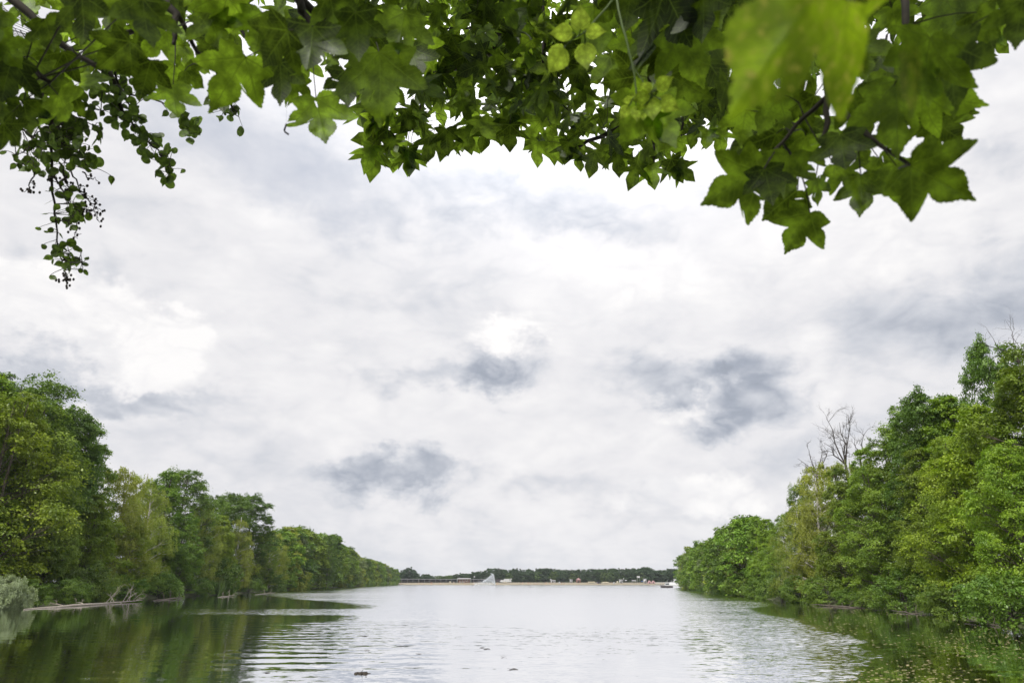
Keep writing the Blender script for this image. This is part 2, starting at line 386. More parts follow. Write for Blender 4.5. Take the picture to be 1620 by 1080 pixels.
def place_tree(kind, var, x, y, z, H, wid, label, cat='tree', group=None, name=None, rz=None):
    p = PROT[kind][var % len(PROT[kind])]; s = H/p['H']
    e = empty(name or {'bush': 'shrub', 'willow': 'willow_shrub', 'mid': 'broadleaf_tree', 'far': 'broadleaf_tree', 'maple': 'maple_tree'}.get(kind, kind+'_tree'),
              (x, y, z), label, cat, group, RNG.uniform(0, 2*PI) if rz is None else rz)
    e.scale = (s*wid, s*wid, s)
    obj('trunk' if cat == 'tree' else 'stems', p['trunk'], e)
    obj('crown' if cat == 'tree' else 'foliage', p['crown'], e)
    return e

# ------------------------------------------------------------------ lake outline
LB = [(0, 961.5), (60, 959), (120, 955), (230, 946), (330, 941), (420, 936), (500, 931), (560, 928), (600, 926), (628, 924.8)]
RB = [(1620, 992), (1560, 982), (1500, 973), (1400, 963), (1290, 955), (1200, 946), (1130, 937), (1090, 931), (1078, 927)]
left_bank = [ground(*p)[:2] for p in LB]; right_bank = [ground(*p)[:2] for p in RB]
FAR_Y = 520.0
lake = [(-9, 2.5), (-24, 9), (-42, 30), (-56, 52)] + [tuple(p) for p in left_bank] + \
       [(-90, 505), (-86, FAR_Y), (150, FAR_Y), (160, 470)] + [tuple(p) for p in right_bank[::-1]] + [(30, 30), (25, 14), (12, 3.5), (2, 2.2)]
lake = np.array(lake)
def sdist(X, Y):
    d = np.full(X.shape, 1e9); inside = np.zeros(X.shape, bool); n = len(lake)
    for i in range(n):
        a, b = lake[i], lake[(i+1) % n]; e = b-a
        u = np.clip(((X-a[0])*e[0]+(Y-a[1])*e[1])/(e@e), 0, 1)
        d = np.minimum(d, np.hypot(X-a[0]-u*e[0], Y-a[1]-u*e[1]))
        c = (a[1] <= Y) != (b[1] <= Y)
        with np.errstate(divide='ignore', invalid='ignore'):
            xi = a[0] + (Y-a[1])/(b[1]-a[1]+1e-12)*e[0]
        inside ^= c & (X < xi)
    return np.where(inside, -d, d)
def ground_z(X, Y):
    d = sdist(X, Y)
    n = .12*np.sin(X*.9+Y*.37)+.10*np.sin(X*.31-Y*.83)+.05*np.sin(X*2.3+1)*np.sin(Y*1.9)
    base = np.where(d < 0, np.maximum(-1.6, d*.5-.04), .5*(1-np.exp(-np.maximum(d, 0)/.8))+np.minimum(np.maximum(d-1, 0)*.05, 1.6))
    z = base + n*np.clip(d, 0, 2)*.4
    beach = (Y > FAR_Y-6)
    zb = np.where(d < 0, np.maximum(-1.5, d*.1), np.minimum(d*.075, 1.6))
    return np.where(beach, zb, z)
def bankY(px, side):
    pts = left_bank if side == 'L' else right_bank; pxs = [p[0] for p in (LB if side == 'L' else RB)]
    ys = [p[1] for p in pts]
    if side == 'R': pxs = pxs[::-1]; ys = ys[::-1]
    # interpolate 1/Y which is linear in the picture
    return 1/np.interp(px, pxs, [1/v for v in ys])

# ground and water sheets, finer near the camera
def polar_sheet(rmin, rmax, nr, a0, a1, na):
    r = np.geomspace(rmin, rmax, nr); a = np.linspace(a0, a1, na)
    R_, A_ = np.meshgrid(r, a, indexing='ij'); X = R_*np.sin(A_); Y = R_*np.cos(A_)
    i = np.arange(nr-1)[:, None]*na; j = np.arange(na-1)[None, :]
    Fq = np.stack([i+j, i+na+j, i+na+j+1, i+j+1], -1).reshape(-1, 4)
    return X, Y, Fq
X, Y, Fq = polar_sheet(.6, 2500, 230, -PI, PI, 541)
Z = ground_z(X.ravel(), Y.ravel())
gm, q, o = newmat('bank_soil'); b = q.node('ShaderNodeBsdfPrincipled')
gp = q.node('ShaderNodeNewGeometry').outputs['Position']
gc = q.ramp(q.noise(gp, .7, 8, .65), [(.3, (.035, .045, .018)), (.5, (.07, .085, .03)), (.7, (.10, .085, .05))])
gy = q.sep(gp)[1]
sand = q.ramp(q.noise(gp, .25, 6, .6), [(.3, (.16, .14, .095)), (.7, (.24, .205, .145))])
gx = q.sep(gp)[0]
isand = q.m('MULTIPLY', q.mr(gy, FAR_Y-8, FAR_Y-2), q.mr(gy, 556, 548))
q.l.new(q.mix(isand, gc, sand), b.inputs['Base Color']); b.inputs['Roughness'].default_value = .95
bn = q.node('ShaderNodeBump'); bn.inputs['Strength'].default_value = .7; bn.inputs['Distance'].default_value = .06
q.l.new(q.noise(gp, 9, 6, .7), bn.inputs['Height']); q.l.new(bn.outputs[0], b.inputs['Normal']); q.l.new(b.outputs[0], o.inputs[0])
g = obj('ground', mesh_np('ground', np.stack([X.ravel(), Y.ravel(), Z], 1), Fq, gm, True)); tag(g, kind='structure')

# water: calm sheltered patches and wind-rippled patches are laid out on the lake
X, Y, Fq = polar_sheet(1.6, 900, 420, -1.5, 1.5, 420)
Xf, Yf = X.ravel(), Y.ravel()
dep = Yf*CP - CAMH*SP; ppx = 810 + F*Xf/np.maximum(dep, .3); ppy = 540 - F*(-Yf*SP - CAMH*CP)/np.maximum(dep, .3)
def sst(v, a, b): u = np.clip((v-a)/(b-a), 0, 1); return u*u*(3-2*u)
wob = 14*np.sin(ppy*.21)+9*np.sin(ppy*.53+1)
xl = np.interp(ppy, [930, 938, 946, 958, 964, 968, 974, 985, 1010, 1080], [300, 400, 455, 600, 600, 560, 570, 520, 410, 385])
calmL = sst(ppx + wob*.6, xl+22, xl-34)
band = sst(ppy, 961.5, 964)*sst(ppy, 974, 970.5)*sst(ppx, 190, 330)
thin = sst(ppy, 936, 939)*sst(ppy, 944.5, 942)*sst(ppx, 385, 430)
xr = np.interp(ppy, [925, 938, 946, 957, 966, 975, 990, 1010, 1035, 1052, 1080], [1085, 1130, 1165, 1212, 1195, 1225, 1290, 1355, 1392, 1380, 1335])
calmR = sst(ppx + wob*.8, xr-14, xr+30)
spark = sst(ppx, 1060, 1230)*(1-calmR)*sst(ppy, 930, 950)
ripple = .17 + .70*sst(ppy, 1045, 932) + .75*spark + .20*(1-calmL)*sst(ppx, 700, 520)*sst(ppy, 1000, 970)
ripple = ripple*(1-sst(ppx, 560, 430)*sst(ppy, 974, 990)*.35)
ripple = ripple*(1-calmL*.93)*(1-calmR*.90) + .75*np.maximum(band, thin)*calmL + .3*np.maximum(band, thin)*(1-calmL)*sst(ppx, 680, 560)
ripple = np.clip(ripple, .03, 1.3)
swell = .2 + .8*sst(ppx, 330, 440)*sst(ppx, 900, 620)*sst(ppy, 972, 985) + .25*sst(ppy, 1000, 1060)
wm, q, o = newmat('lake_water')
pos = q.node('ShaderNodeNewGeometry').outputs['Position']
rip = q.node('ShaderNodeAttribute', attribute_name='ripple').outputs['Fac']
swl = q.node('ShaderNodeAttribute', attribute_name='swell').outputs['Fac']
def slope(scale_v, det, dist=0):
    return q.vm('SUBTRACT', q.noise(q.vm('MULTIPLY', pos, scale_v), 1.0, det, .6, dist, True), (.5, .5, .5))
s1 = slope((2.4, 5.5, 1), 4); s2 = slope((.8, 2.0, 1), 2)
gust = q.mr(q.noise(q.vm('MULTIPLY', pos, (.02, .09, 1)), 1, 4, .6), .35, .65, .6, 1.35)
ra = q.m('MULTIPLY', rip, gust)
s = q.vm('ADD', q.vm('SCALE', s1, scale=q.m('MULTIPLY', ra, .95)), q.vm('SCALE', s2, scale=q.m('MULTIPLY', ra, .35)))
py_ = q.sep(pos)
ph = q.m('ADD', q.m('MULTIPLY', py_[1], 4.0), q.m('MULTIPLY', q.noise(q.vm('MULTIPLY', pos, (.13, .24, 1)), 1, 4, .6), 17.0))
wv = q.m('MULTIPLY', q.m('SINE', ph), q.m('MULTIPLY', swl, q.mr(q.noise(q.vm('MULTIPLY', pos, (.05, .12, 1)), 1.3, 2), .35, .62, .004, .026)))
sx_, sy_, _z = q.sep(s)
# in the wind-rippled water one sees mostly the near faces of the wavelets
ab = q.m('MULTIPLY', q.m('ABSOLUTE', sy_), -1.0); fm = q.mr(rip, .12, .95)
sy2 = q.m('ADD', q.m('MULTIPLY', sy_, q.m('SUBTRACT', 1.0, fm)), q.m('MULTIPLY', ab, fm))
s = q.comb(q.m('MULTIPLY', sx_, .7), sy2, 0.0)
nrm = q.vm('NORMALIZE', q.vm('ADD', s, q.comb(0.0, wv, 1.0)))
fr = q.node('ShaderNodeFresnel'); fr.inputs[0].default_value = 1.33; q.l.new(nrm, fr.inputs['Normal'])
gl = q.node('ShaderNodeBsdfGlossy'); gl.inputs['Roughness'].default_value = .03; gl.inputs[0].default_value = (.97, .975, .985, 1); q.l.new(nrm, gl.inputs['Normal'])
df = q.node('ShaderNodeBsdfDiffuse'); df.inputs[0].default_value = (.020, .045, .014, 1)
mx = q.node('ShaderNodeMixShader'); q.put(mx.inputs[0], q.m('POWER', fr.outputs[0], .24, clamp=True))
q.l.new(df.outputs[0], mx.inputs[1]); q.l.new(gl.outputs[0], mx.inputs[2]); q.l.new(mx.outputs[0], o.inputs[0])
w = obj('water', mesh_np('water', np.stack([Xf, Yf, np.zeros_like(Xf)], 1), Fq, wm, True, attrs={'ripple': ripple, 'swell': swell})); tag(w, kind='structure')

# ------------------------------------------------------------------ placing the bank trees
ORD = 'first second third fourth fifth sixth seventh eighth ninth tenth eleventh twelfth thirteenth fourteenth fifteenth sixteenth seventeenth eighteenth nineteenth twentieth'.split()
def ordw(i):
    if i < 20: return ORD[i]
    tens = {2: 'twenty', 3: 'thirty', 4: 'forty', 5: 'fifty', 6: 'sixty'}
    a, b = divmod(i+1, 10)
    return (tens[a]+'-'+ORD[b-1]) if b else tens[a][:-1]+'ieth'
LOOK = {'alder': 'mid-green layered alder', 'maple': 'bright green maple', 'oak': 'dark green oak', 'birch': 'pale yellow-green drooping birch'}
def bank_tree(side, px, inset, top, kind, var, wid, label, group):
    Yb = bankY(px, side); Yt = Yb + inset; x = xat(px, Yt, .5); z0 = float(ground_z(np.array([x]), np.array([Yt]))[0])
    H = (zat(top, Yt) - z0)*1.05
    x = xat(px, Yt, H*.78); z0 = float(ground_z(np.array([x]), np.array([Yt]))[0])
    return place_tree(kind, var, x, Yt, max(z0, .1)-.1, H, wid, label, 'tree', group)
# px, inset, top, kind, variant, width factor
LT = [(-30, 9, 590, 'maple', 1, 1.0), (6, 5, 622, 'maple', 0, .95), (28, 14, 592, 'oak', 0, 1.0), (62, 8, 630, 'alder', 0, .9), (96, 4, 720, 'alder', 1, .9),
      (88, 14, 640, 'oak', 1, .9), (112, 12, 652, 'oak', 1, .62), (150, 9, 700, 'alder', 1, .8), (150, 4, 780, 'maple', 1, 1.1), (190, 6, 735, 'birch', 0, 1.15), (225, 12, 737, 'birch', 1, 1.2), (236, 4, 765, 'birch', 0, 1.05),
      (205, 2, 815, 'maple', 0, .9), (262, 9, 742, 'alder', 1, 1.0), (288, 12, 738, 'oak', 0, .9), (290, 3, 800, 'alder', 0, .9), (322, 6, 795, 'birch', 0, .9), (330, 16, 778, 'oak', 0, .75), (352, 4, 812, 'maple', 1, .8),
      (366, 14, 778, 'oak', 0, .85), (396, 12, 783, 'oak', 1, 1.0), (380, 4, 812, 'birch', 1, 1.1), (412, 6, 828, 'alder', 0, .9), (432, 5, 838, 'birch', 0, 1.1)]
RT = [(1660, 5, 540, 'alder', 0, .95), (1578, 9, 540, 'oak', 1, .5), (1625, 7, 590, 'alder', 1, .9), (1560, 5, 640, 'maple', 1, .95), (1600, 2, 700, 'maple', 0, .8), (1505, 8, 622, 'maple', 1, .8), (1520, 3, 690, 'maple', 0, .9), (1478, 7, 622, 'oak', 1, .8),
      (1440, 10, 634, 'alder', 0, .75), (1455, 3, 705, 'alder', 1, .95), (1408, 7, 690, 'alder', 0, .8), (1375, 8, 702, 'alder', 1, .95), (1378, 3, 735, 'alder', 0, .9), (1345, 9, 712, 'birch', 1, 1.0), (1330, 4, 736, 'alder', 1, .9),
      (1300, 10, 728, 'birch', 0, 1.1), (1290, 5, 756, 'birch', 1, 1.2), (1270, 12, 760, 'oak', 0, .55), (1262, 3, 800, 'birch', 0, 1.1), (1238, 7, 808, 'alder', 0, .8), (1215, 5, 818, 'maple', 1, .8), (1197, 6, 812, 'alder', 1, .8)]
def uniq(side, lst, word, grp):
    cnt = {}
    order = sorted(range(len(lst)), key=lambda i: lst[i][0] if side == 'L' else -lst[i][0])
    for i in order:
        px, inset, top, kind, var, wid = lst[i]
        n = cnt.get(kind, 0); cnt[kind] = n+1
        lab = f"{LOOK[kind]} on the {word} bank, {ordw(n)} such tree from the near end"
        bank_tree(side, px, inset, top, kind, var, wid, lab, grp)
uniq('L', LT, 'left', 'trees along the left bank')
uniq('R', RT, 'right', 'trees along the right bank')
# farther along: lower-detail trees in a row that thins towards the end
def far_row(side, pxs, tops, word, grp):
    for i, (px, top) in enumerate(zip(pxs, tops)):
        r = RNG.random(); v = [0, 1, 2, 0, 3, 1, 2][i % 7]
        Yb = bankY(px, side); top = top + RNG.choice([-3.5, -1, 0, 2.5, 5])*(935-top)/90
        for k, (ins, dt_) in enumerate(((Yb*.02+2, RNG.uniform(3, 8)), (Yb*.05+7, 0))):
            kk = v if k == 0 else (v+2) % 4
            pq = px + RNG.uniform(-3, 3)
            lab = f"{['green', 'yellowish', 'dark', 'greyish'][kk]} tree, {ordw(i)} in the {['front', 'back'][k]} row far along the {word} bank"
            Yt = Yb+ins; x = xat(pq, Yt, zat(top, Yt)*.6); z0 = float(ground_z(np.array([x]), np.array([Yt]))[0])
            place_tree('mid', kk, x, Yt, max(z0, .1)-.1, zat(top+dt_*(900-top)/80, Yt)-z0, 1.0 if k == 0 else .9, lab, 'tree', grp)
pl = [445, 456, 468, 480, 490, 501, 512, 522, 532, 541, 550, 558, 566, 574, 581, 588, 594, 600, 606, 612, 618, 623]
tl = np.interp(pl, [440, 455, 475, 500, 515, 530, 545, 570, 600, 625], [822, 824, 829, 838, 840, 846, 860, 873, 887, 896])
far_row('L', pl, tl, 'left', 'trees along the left bank')
prr = [1184, 1172, 1162, 1152, 1143, 1134, 1126, 1118, 1111, 1105, 1099, 1094, 1089, 1085]
tr_ = np.interp(prr, [1085, 1092, 1105, 1120, 1140, 1160, 1190], [872, 864, 858, 848, 836, 822, 808])
far_row('R', prr, tr_, 'right', 'trees along the right bank')
# the round dark tree standing above the left row
Yt = 235.0; place_tree('oak', 0, xat(516, Yt), Yt, 1, zat(840, Yt)-1, .62, 'round dark tree rising above the row far along the left bank', 'tree', 'trees along the left bank')

# shrubs overhanging the water
def shrub(side, px, inset, h, kind, var, wid, label, grp='shrubs along the banks'):
    Yb = bankY(px, side); Yt = Yb+inset; x = xat(px, Yt); z0 = float(ground_z(np.array([x]), np.array([Yt]))[0])
    place_tree(kind, var, x, Yt, max(z0, 0)-.15, h, wid, label, 'shrub', grp)
shrub('L', 0, -1.2, 3.2, 'willow', 0, 1.0, 'silvery grey-green willow shrub at the left edge over the water')
for i, (px, h, wd) in enumerate([(42, 2.4, 1.1), (100, 3.0, 1.0), (132, 4.6, .9), (146, 2.6, 1.2), (196, 3.2, 1.2), (248, 4.4, 1.0), (262, 2.8, 1.1), (312, 3.4, 1.0), (348, 6.5, .8), (392, 3.6, 1.1), (425, 5, 1.0), (470, 4, 1.2), (505, 5, 1.0), (540, 4.5, 1.3)]):
    shrub('L', px, .8, h, 'bush', i, wd, f"low yellow-green shrub at the left waterline, {ordw(i)} from the near end")
for i, (px, h, wd) in enumerate([(1600, 3.2, 1.0), (1515, 2.8, 1.0), (1490, 1.9, 1.1), (1432, 3.4, 1.0), (1385, 2.0, 1.1), (1345, 1.7, 1.2), (1308, 3.2, 1.0), (1268, 3.0, 1.1), (1238, 4.2, 1.0), (1205, 3, 1.2), (1178, 4, 1.1)]):
    shrub('R', px, .8, h, 'bush', i+1, wd, f"low green shrub at the right waterline, {ordw(i)} from the near end")
# beyond the picture's edges, the banks go on
for i, (x, y, h, k) in enumerate([(-64, 58, 22, 'maple'), (-56, 40, 21, 'alder'), (36, 34, 18, 'alder'), (37, 24, 18, 'maple')]):
    place_tree(k, i, x, y, .5, h, 1, f"{LOOK[k]} past the {'left' if x < 0 else 'right'} edge of the view, {ordw(i % 2)} there", 'tree', f"trees along the {'left' if x < 0 else 'right'} bank")

for i, (x, y, h, k, wd) in enumerate([(-9, -8.5, 14, 'maple', 1.25), (-3.5, -12, 15, 'alder', 1.3), (3, -9.5, 14, 'maple', 1.3), (9, -10, 15, 'alder', 1.3), (14.5, -5, 13, 'maple', 1.2), (-14.5, -4, 13, 'alder', 1.2), (-13, 3, 10, 'maple', 1.0), (14, 3, 10, 'alder', 1.0), (0, -17, 17, 'oak', 1.4)]):  # unseen trees added to block sky light from behind, darkening the canopy leaves
    place_tree(k, i, x, y, .8, h, wd, f"{LOOK[k]} added behind the viewpoint to shade the canopy, {ordw(i)} one, out of the photo", 'tree', 'unseen trees added to shade the canopy')

# reeds
def reeds(side, p0, p1, n, h, label, seed, off=(-1.5, 1.5)):
    rng = np.random.default_rng(seed); px = rng.uniform(p0, p1, n); B = []
    Yb = np.array([bankY(p, side) for p in px]) + rng.uniform(*off, n)*np.array([1+bankY(p, side)/150 for p in px])
    xs = np.array([xat(a, b_) for a, b_ in zip(px, Yb)]); base = np.stack([xs, Yb, np.zeros(n)-.1], 1)
    hh = h*rng.uniform(.6, 1.2, n); wdt = np.array([.05+v/2500 for v in Yb]); ln = rng.normal(size=(n, 2))*.18
    tip = base + np.stack([ln[:, 0]*hh, ln[:, 1]*hh, hh], 1); mid = base + (tip-base)*.55
    a = rng.uniform(0, PI, n); s_ = np.stack([np.cos(a)*wdt, np.sin(a)*wdt, 0*a], 1)
    V = np.stack([base-s_, base+s_, mid+s_, tip, mid-s_], 1).reshape(-1, 3)
    Fp = np.arange(n*5).reshape(-1, 5)
    o_ = obj('reeds', mesh_np('reeds', V, Fp, M['reed'], attrs={'tint': np.repeat(rng.uniform(0, 1, n), 5)})); tag(o_, label, 'reeds', None, 'stuff')
reeds('L', 575, 629, 5000, 2.3, 'green reed strip at the far end of the left bank', 1)
reeds('R', 1082, 1162, 6000, 2.2, 'green reed strip at the foot of the far right bank trees', 2)
reeds('L', 345, 362, 900, 2.6, 'clump of pale green reeds at the left waterline', 3)

# ------------------------------------------------------------------ bare wood
def bare(mb, p, d, L_, r, depth, rng, curl=.35, up_=.15, n=3):
    k = 5; pts = [np.array(p, float)]; d = np.array(d, float)
    for i in range(k):
        d = unit(d + rng.normal(size=3)*curl*.35 + np.array([0, 0, up_*.3])); pts.append(pts[-1]+d*L_/k)
    mb.tube(pts, np.linspace(r, r*.5, k+1), 5 if depth > 1 else 4, False)
    if depth > 0:
        for j in range(n):
            q_ = rng.integers(2, k+1); nd = unit(d + rng.normal(size=3)*.75); bare(mb, pts[q_], nd, L_*rng.uniform(.5, .75), r*.5, depth-1, rng, curl, up_, n)
def dead_tree(px, Y, base_py, tips, label, seed, r=.16, dens=4, dep=4):
    rng = np.random.default_rng(seed); x = float(atY(px, base_py, Y)[0]); e = empty('dead_tree', (x, Y, .3), label, 'dead tree', 'bare dead trees on the right bank')
    fork = atY(px, base_py, Y) - np.array([x, Y, .3])
    mb = MB(); mb.tube([(0, 0, -.6), (fork[0]*.3, 0, fork[2]*.5), fork], [r*2, r*1.6, r*1.1], 7); mb.build('trunk', M['darkwood'], e, True)
    for (tx, ty, n) in tips:
        tp = atY(tx, ty, Y+rng.uniform(-1, 1)) - np.array([x, Y, .3]); v = tp-fork; Ln = np.linalg.norm(v)
        mb = MB(); mid_ = fork+v*.5+rng.normal(size=3)*.2*np.array([1, 1, .3]); mid_[2] -= Ln*.03
        pts = [fork, fork+v*.25+rng.normal(size=3)*.12, mid_, fork+v*.75+rng.normal(size=3)*.15, tp]
        mb.tube(pts, [r*.7, r*.6, r*.45, r*.3, r*.12], 5, False)
        for k in range(n):
            u = rng.uniform(.2, 1); p0 = np.array([np.interp(u, np.linspace(0, 1, 5), [q_[c] for q_ in pts]) for c in range(3)])
            bare(mb, p0, unit(v/Ln*.7+rng.normal(size=3)*.6+np.array([0, 0, .35])), Ln*.32*rng.uniform(.6, 1.1), r*.22, 2, rng, .6, .25, dens)
        mb.build('branch', M['darkwood'], e, True)
dead_tree(1338, bankY(1338, 'R')+17, 735, [(1308, 662, 6), (1328, 668, 6), (1342, 660, 5), (1338, 690, 5), (1303, 700, 5)], 'bare dead tree with forked crown above the right bank trees', 4)
dead_tree(1360, bankY(1360, 'R')+17, 722, [(1372, 680, 5), (1353, 690, 4)], 'thin bare stem just beside the forked dead tree', 5, .12)
dead_tree(1292, bankY(1292, 'R')+17, 756, [(1262, 725, 5), (1280, 712, 5), (1300, 702, 4), (1275, 738, 4), (1310, 708, 4)], 'low bare dead tree with fanned twigs left of the forked one', 6, .13)
dead_tree(1612, bankY(1612, 'R')+7, 575, [(1590, 505, 4), (1605, 520, 4), (1618, 545, 4), (1545, 535, 3), (1560, 520, 2)], 'bare spindly twigs sticking up at the right edge', 7, .05, 2)

def fallen(px0, py0, px1, py1, label, seed, mat, r, twigs, lift=.25):
    rng = np.random.default_rng(seed); a = ground(px0, py0); b = ground(px1, py1); e = empty('fallen_trunk', tuple(a), label, 'fallen tree', 'fallen trees lying in the shallows')
    b = b-a; n = 9; u = np.linspace(0, 1, n)[:, None]
    pts = b*u + np.stack([rng.normal(size=n)*.1, rng.normal(size=n)*.15, .02+lift*np.linspace(0, 1, n)+rng.normal(size=n)*.03], 1)
    mb = MB(); mb.tube(pts, r*np.array([.35, .7, .95, 1, .95, .85, .7, .5, .3]), 7); mb.build('trunk', mat, e, True)
    for (f, tx, ty, n2) in twigs:
        p0 = b*f + np.array([0, 0, lift*f]); tp = atY(tx, ty, (a+p0)[1]+rng.uniform(-.8, .8)) - a; v = tp-p0; Ln = np.linalg.norm(v)
        mb = MB(); bend = np.array([0, 0, Ln*.07]); pts = [p0, p0+v*.33+bend+rng.normal(size=3)*.05, p0+v*.7+bend, tp]
        mb.tube(pts, [r*.5, r*.4, r*.28, r*.1], 5, False)
        for k in range(n2):
            u_ = rng.uniform(.3, 1); p_ = p0+v*u_+bend*.7; bare(mb, p_, unit(v/Ln+rng.normal(size=3)*.5+np.array([0, 0, .2])), Ln*.35, r*.16, 1, rng, .6, .1, 3)
        mb.build('branch', mat, e, True)
fallen(28, 964.5, 226, 951, 'pale bleached trunk lying along the left waterline with raised bare branches', 3, M['palewood'], .10,
       [(.62, 190, 931, 4), (.66, 183, 937, 4), (.3, 82, 955, 2), (.45, 120, 953, 2), (.7, 172, 940, 4), (.85, 208, 929, 5), (.64, 160, 955, 1), (.78, 206, 934, 5), (.82, 214, 938, 5), (.88, 222, 940, 6), (.9, 228, 945, 5), (.75, 198, 957, 2)], .12)
fallen(24, 957, 76, 957.5, 'short dark log beside the silvery willow shrub', 4, M['bark'], .2, [(.1, 45, 960, 0), (.3, 20, 962, 0)], .1)
fallen(1372, 962, 1282, 957, 'dark fallen branch at the right waterline', 5, M['bark'], .07, [(.3, 1352, 949, 3), (.4, 1332, 952, 2), (.6, 1310, 954, 2), (.1, 1365, 950, 3)], .1)

fallen(345, 944.5, 372, 942, 'thin pale dead branch poking from the left waterline beyond the big fallen trunk', 8, M['deadwood'], .07, [(.3, 352, 936, 3), (.6, 362, 934, 3), (.8, 374, 937, 3)], .1)
fallen(404, 940.5, 436, 937.5, 'small pale driftwood branch, farthest one along the left waterline', 9, M['deadwood'], .08, [(.4, 418, 932, 3), (.7, 430, 931, 3)], .1)
fallen(244, 949.5, 290, 946, 'dark half-sunk branch just right of the big fallen trunk', 10, M['bark'], .10, [(.3, 258, 938, 3), (.5, 270, 936, 4), (.8, 284, 939, 3)], .15)
fallen(1462, 972.5, 1408, 966.5, 'dark dead branch dipping into the water under the near right trees', 11, M['bark'], .05, [(.2, 1450, 955, 4), (.5, 1434, 954, 4), (.8, 1416, 957, 3)], .12)
fallen(1585, 992, 1525, 982, 'bare twiggy branch under the right edge trees', 12, M['bark'], .04, [(.2, 1572, 968, 4), (.5, 1552, 964, 4), (.8, 1532, 968, 3)], .12)

# ------------------------------------------------------------------ floating leaves
rng = np.random.default_rng(77)
lm = foliage('floating_leaf', (.22, .20, .08), (.50, .46, .26), .1, 0, 2)
V = []; n = 0; C = []
while len(C) < 750:
    px, py = rng.uniform(1120, 1640), 952+(1-rng.uniform()**.7)*0+rng.uniform()**1.3*150
    xr_ = np.interp(py, [946, 957, 966, 990, 1010, 1035, 1052, 1080, 1110], [1165, 1212, 1200, 1290, 1355, 1392, 1380, 1335, 1300])
    if px < xr_+rng.normal()*25: continue
    p = ground(px, py)
    if sdist(np.array([p[0]]), np.array([p[1]]))[0] > -.5: continue
    if math.sin(px*.021+py*.05)+math.sin(px*.009-py*.11)*.8+rng.normal()*.8 < -.2: continue
    C.append(p)
for px, py in [(60, 1000), (150, 985), (225, 1020), (325, 1025), (90, 1050), (180, 1062), (70, 1020)]: C.append(ground(px, py))
C = np.array(C); n = len(C); a = rng.uniform(0, 2*PI, n); sz = rng.uniform(.022, .042, n)*np.clip(C[:, 1]/28, 1, 1.8)
an = np.linspace(0, 2*PI, 7)[:-1]
V = np.stack([np.stack([C[:, 0]+sz*np.cos(a+t_)*(1 if k % 3 else 1.5)*1.1, C[:, 1]+sz*np.sin(a+t_), .004+.003*rng.uniform(0, 1, n)+.004*(k % 2)], 1) for k, t_ in enumerate(an)], 1).reshape(-1, 3)
o_ = obj('leaf_litter', mesh_np('leaf_litter', V, np.arange(n*6).reshape(-1, 6), lm, attrs={'tint': np.repeat(rng.uniform(0, 1, n), 6)}))
tag(o_, 'pale yellow leaves scattered over the dark calm water near the right bank', 'floating leaves', None, 'stuff')
# a few countable dark bits in the open water
dk = pbr('sodden_leaf', (.035, .028, .02), .8, .3, 20)
for i, (px, py, s_, where) in enumerate([(578, 1005.5, .10, 'upper of two left of the middle'), (580, 1029, .07, 'just below the pair, left of the middle'), (663, 1034, .08, 'near the middle of the open water'), (770, 1026, .11, 'largest right of the middle'),
                                        (762, 1024, .06, 'beside the largest'), (796, 1039, .07, 'halfway down the right of the middle'), (812, 1058, .10, 'low down in the middle of the water'), (421, 1063, .07, 'at the lower left of the pale water')]):
    p = ground(px, py); mb = MB(); r_ = np.random.default_rng(i)
    k = 9; an = np.linspace(0, 2*PI, k+1)[:-1]; rr_ = s_*r_.uniform(.6, 1.3, k)
    ring = [(rr_[j]*1.6*math.cos(an[j]), rr_[j]*math.sin(an[j]), .006+.02*r_.uniform()) for j in range(k)]
    mb.add(ring+[(0, 0, .004)], [(j, (j+1) % k, k) for j in range(k)])
    o_ = mb.build('floating_leaf', dk); o_.location = p; tag(o_, 'small dark sodden leaf adrift, '+where, 'leaf', 'dark leaves adrift on the open water')
p = ground(573, 1065); mb = MB(); r_ = np.random.default_rng(9)
mb.tube([(-.30, 0, .005), (-.1, .03, .015), (.12, 0, .01), (.32, .02, .005)], [.015, .03, .03, .012], 6); mb.tube([(-.05, 0, .04), (.02, .05, .14)], [.015, .006], 5); mb.tube([(.1, 0, .04), (.2, -.08, .09)], [.015, .006], 5)
for k in range(9):
    c_ = np.array([r_.normal()*.11, r_.uniform(-.08, .08), .02]); mb.ball(c_, (.08, .06, .045), 7, 4)
o_ = mb.build('floating_twig', dk, None, True); o_.location = p; o_.scale = (.72, .72, .72); tag(o_, 'dark twig with clinging wet leaves drifting in the foreground water', 'twig')
# water bird
p = ground(838.5, 928.3); e = empty('duck', tuple(p), 'small dark duck swimming on the distant water right of the fountain', 'bird')
mb = MB(); mb.tube([(-.34, 0, .16), (-.25, 0, .12), (-.05, 0, .09), (.15, 0, .10), (.25, 0, .17), (.28, 0, .27), (.30, 0, .33), (.36, 0, .34), (.44, 0, .32)], [.02, .07, .13, .13, .08, .05, .055, .045, .012], 9); mb.build('body', dk, e, True)
mb = MB(); mb.ball((-.03, .09, .15), (.18, .05, .07), 8, 5); mb.build('wing', dk, e, True)
mb = MB(); mb.ball((-.03, -.09, .15), (.18, .05, .07), 8, 5); mb.build('wing', dk, e, True)

